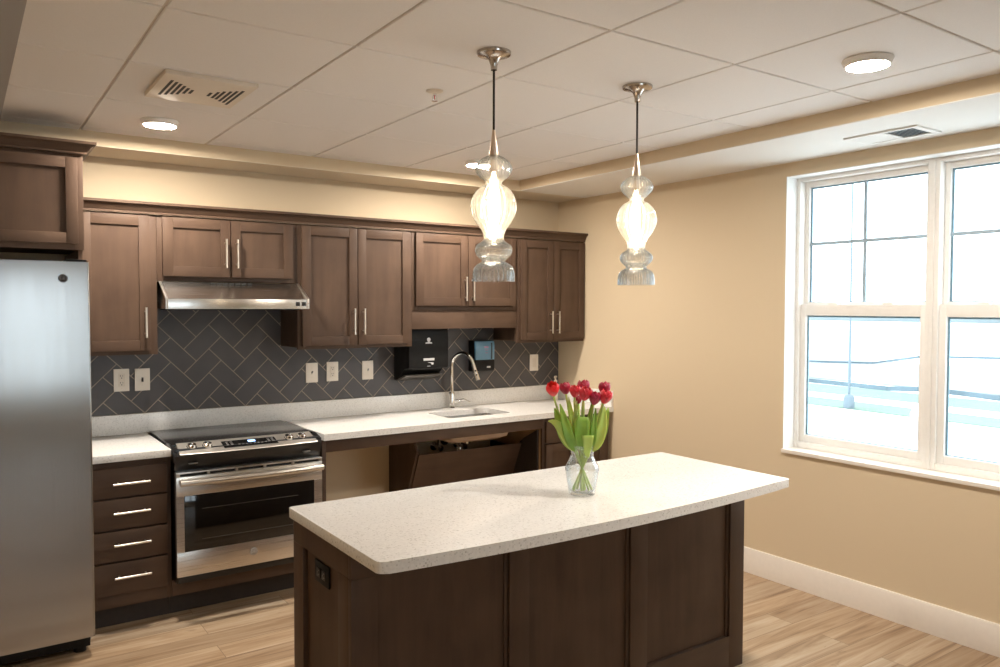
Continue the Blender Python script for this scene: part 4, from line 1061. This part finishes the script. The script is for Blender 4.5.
t = thing('street_lamp', 'tall thin grey street lamp pole seen through the window', 'lamp post', (29.4, 15.3, GZ))
MB().lathe([(.24, .0105), (.24, .5), (.16, .62), (.12, .64)], 29.4, 15.3, GZ, 20).build('base', M['pole'], t)
MB().tube([(29.4, 15.3, GZ + .55), (29.4, 15.3, 9.4)], [.06, .035], 14).build('pole', M['pole'], t)
mb = MB(); mb.tube([(29.4, 15.3, 9.3), (28.6, 15.0, 9.6), (27.6, 14.6, 9.65)], .05, 10); mb.box(27.0, 27.7, 14.3, 14.8, 9.58, 9.72, bev=.03); mb.build('lamp_head', M['pole'], t)
t = thing('marker_post', 'short white marker post beside the street', 'post', (21.0, 7.97, GZ))
MB().lathe([(.10, 0), (.10, 1.1), (.16, 1.14), (.16, 1.22), (.05, 1.5), (0, 1.5)], 21.0, 7.97, GZ, 16, cap=False).build('post', M['whitem'], t)
MB().lathe([(.16, 0), (.16, .06), (.11, .07)], 21.0, 7.97, GZ + .0005, 16).build('post_base', M['whitem'], t)
# far low tree line
mb = MB(); rr = random.Random(5); pts = []
for k in range(80):
    y = -160 + 360 * k / 79; pts.append((y, GZ - .06 + 2.2 + rr.uniform(0, 2.2)))
poly = [(-160, GZ - .06)] + pts + [(200, GZ - .06)]
mb.prism(poly, 245, 252, 'x'); tag(mb.build('tree_line', M['treeline']), 'hazy low tree line on the horizon outside', 'trees', kind='stuff')

# ------------------------------------------------------------------ sky
w = bpy.data.worlds.new('overcast'); sc.world = w; w.use_nodes = True
bg = w.node_tree.nodes['Background']; bg.inputs[0].default_value = (.84, .94, 1., 1); bg.inputs[1].default_value = 2.7

# ------------------------------------------------------------------ camera
cam = bpy.data.cameras.new('camera'); co = bpy.data.objects.new('camera', cam); C.objects.link(co)
yaw, pitch, roll, fpx = .6062, -.0342, .0018, 781.0
f = Vector((math.sin(yaw) * math.cos(pitch), math.cos(yaw) * math.cos(pitch), math.sin(pitch))); r = Vector((math.cos(yaw), -math.sin(yaw), 0)); u = r.cross(f)
r2 = r * math.cos(roll) + u * math.sin(roll); u2 = -r * math.sin(roll) + u * math.cos(roll)
mw = Matrix.Identity(4)
for i in range(3): mw[i][0], mw[i][1], mw[i][2] = r2[i], u2[i], -f[i]
mw.translation = Vector((-3.8546, -4.7645, 1.5811)); co.matrix_world = mw
cam.sensor_width = 36.; cam.lens = fpx / 1000 * 36; cam.clip_end = 1000; cam.clip_start = .02
sc.camera = co

sc.view_settings.view_transform = 'Standard'; sc.view_settings.look = 'None'; sc.view_settings.gamma = 1.; sc.view_settings.use_curve_mapping = False
sc.view_settings.exposure = 1.25
sc.cycles.use_denoising = True
sc.cycles.max_bounces = 12; sc.cycles.diffuse_bounces = 5; sc.cycles.glossy_bounces = 4; sc.cycles.transparent_max_bounces = 24
sc.cycles.sample_clamp_indirect = 6.; sc.cycles.caustics_reflective = False; sc.cycles.caustics_refractive = False
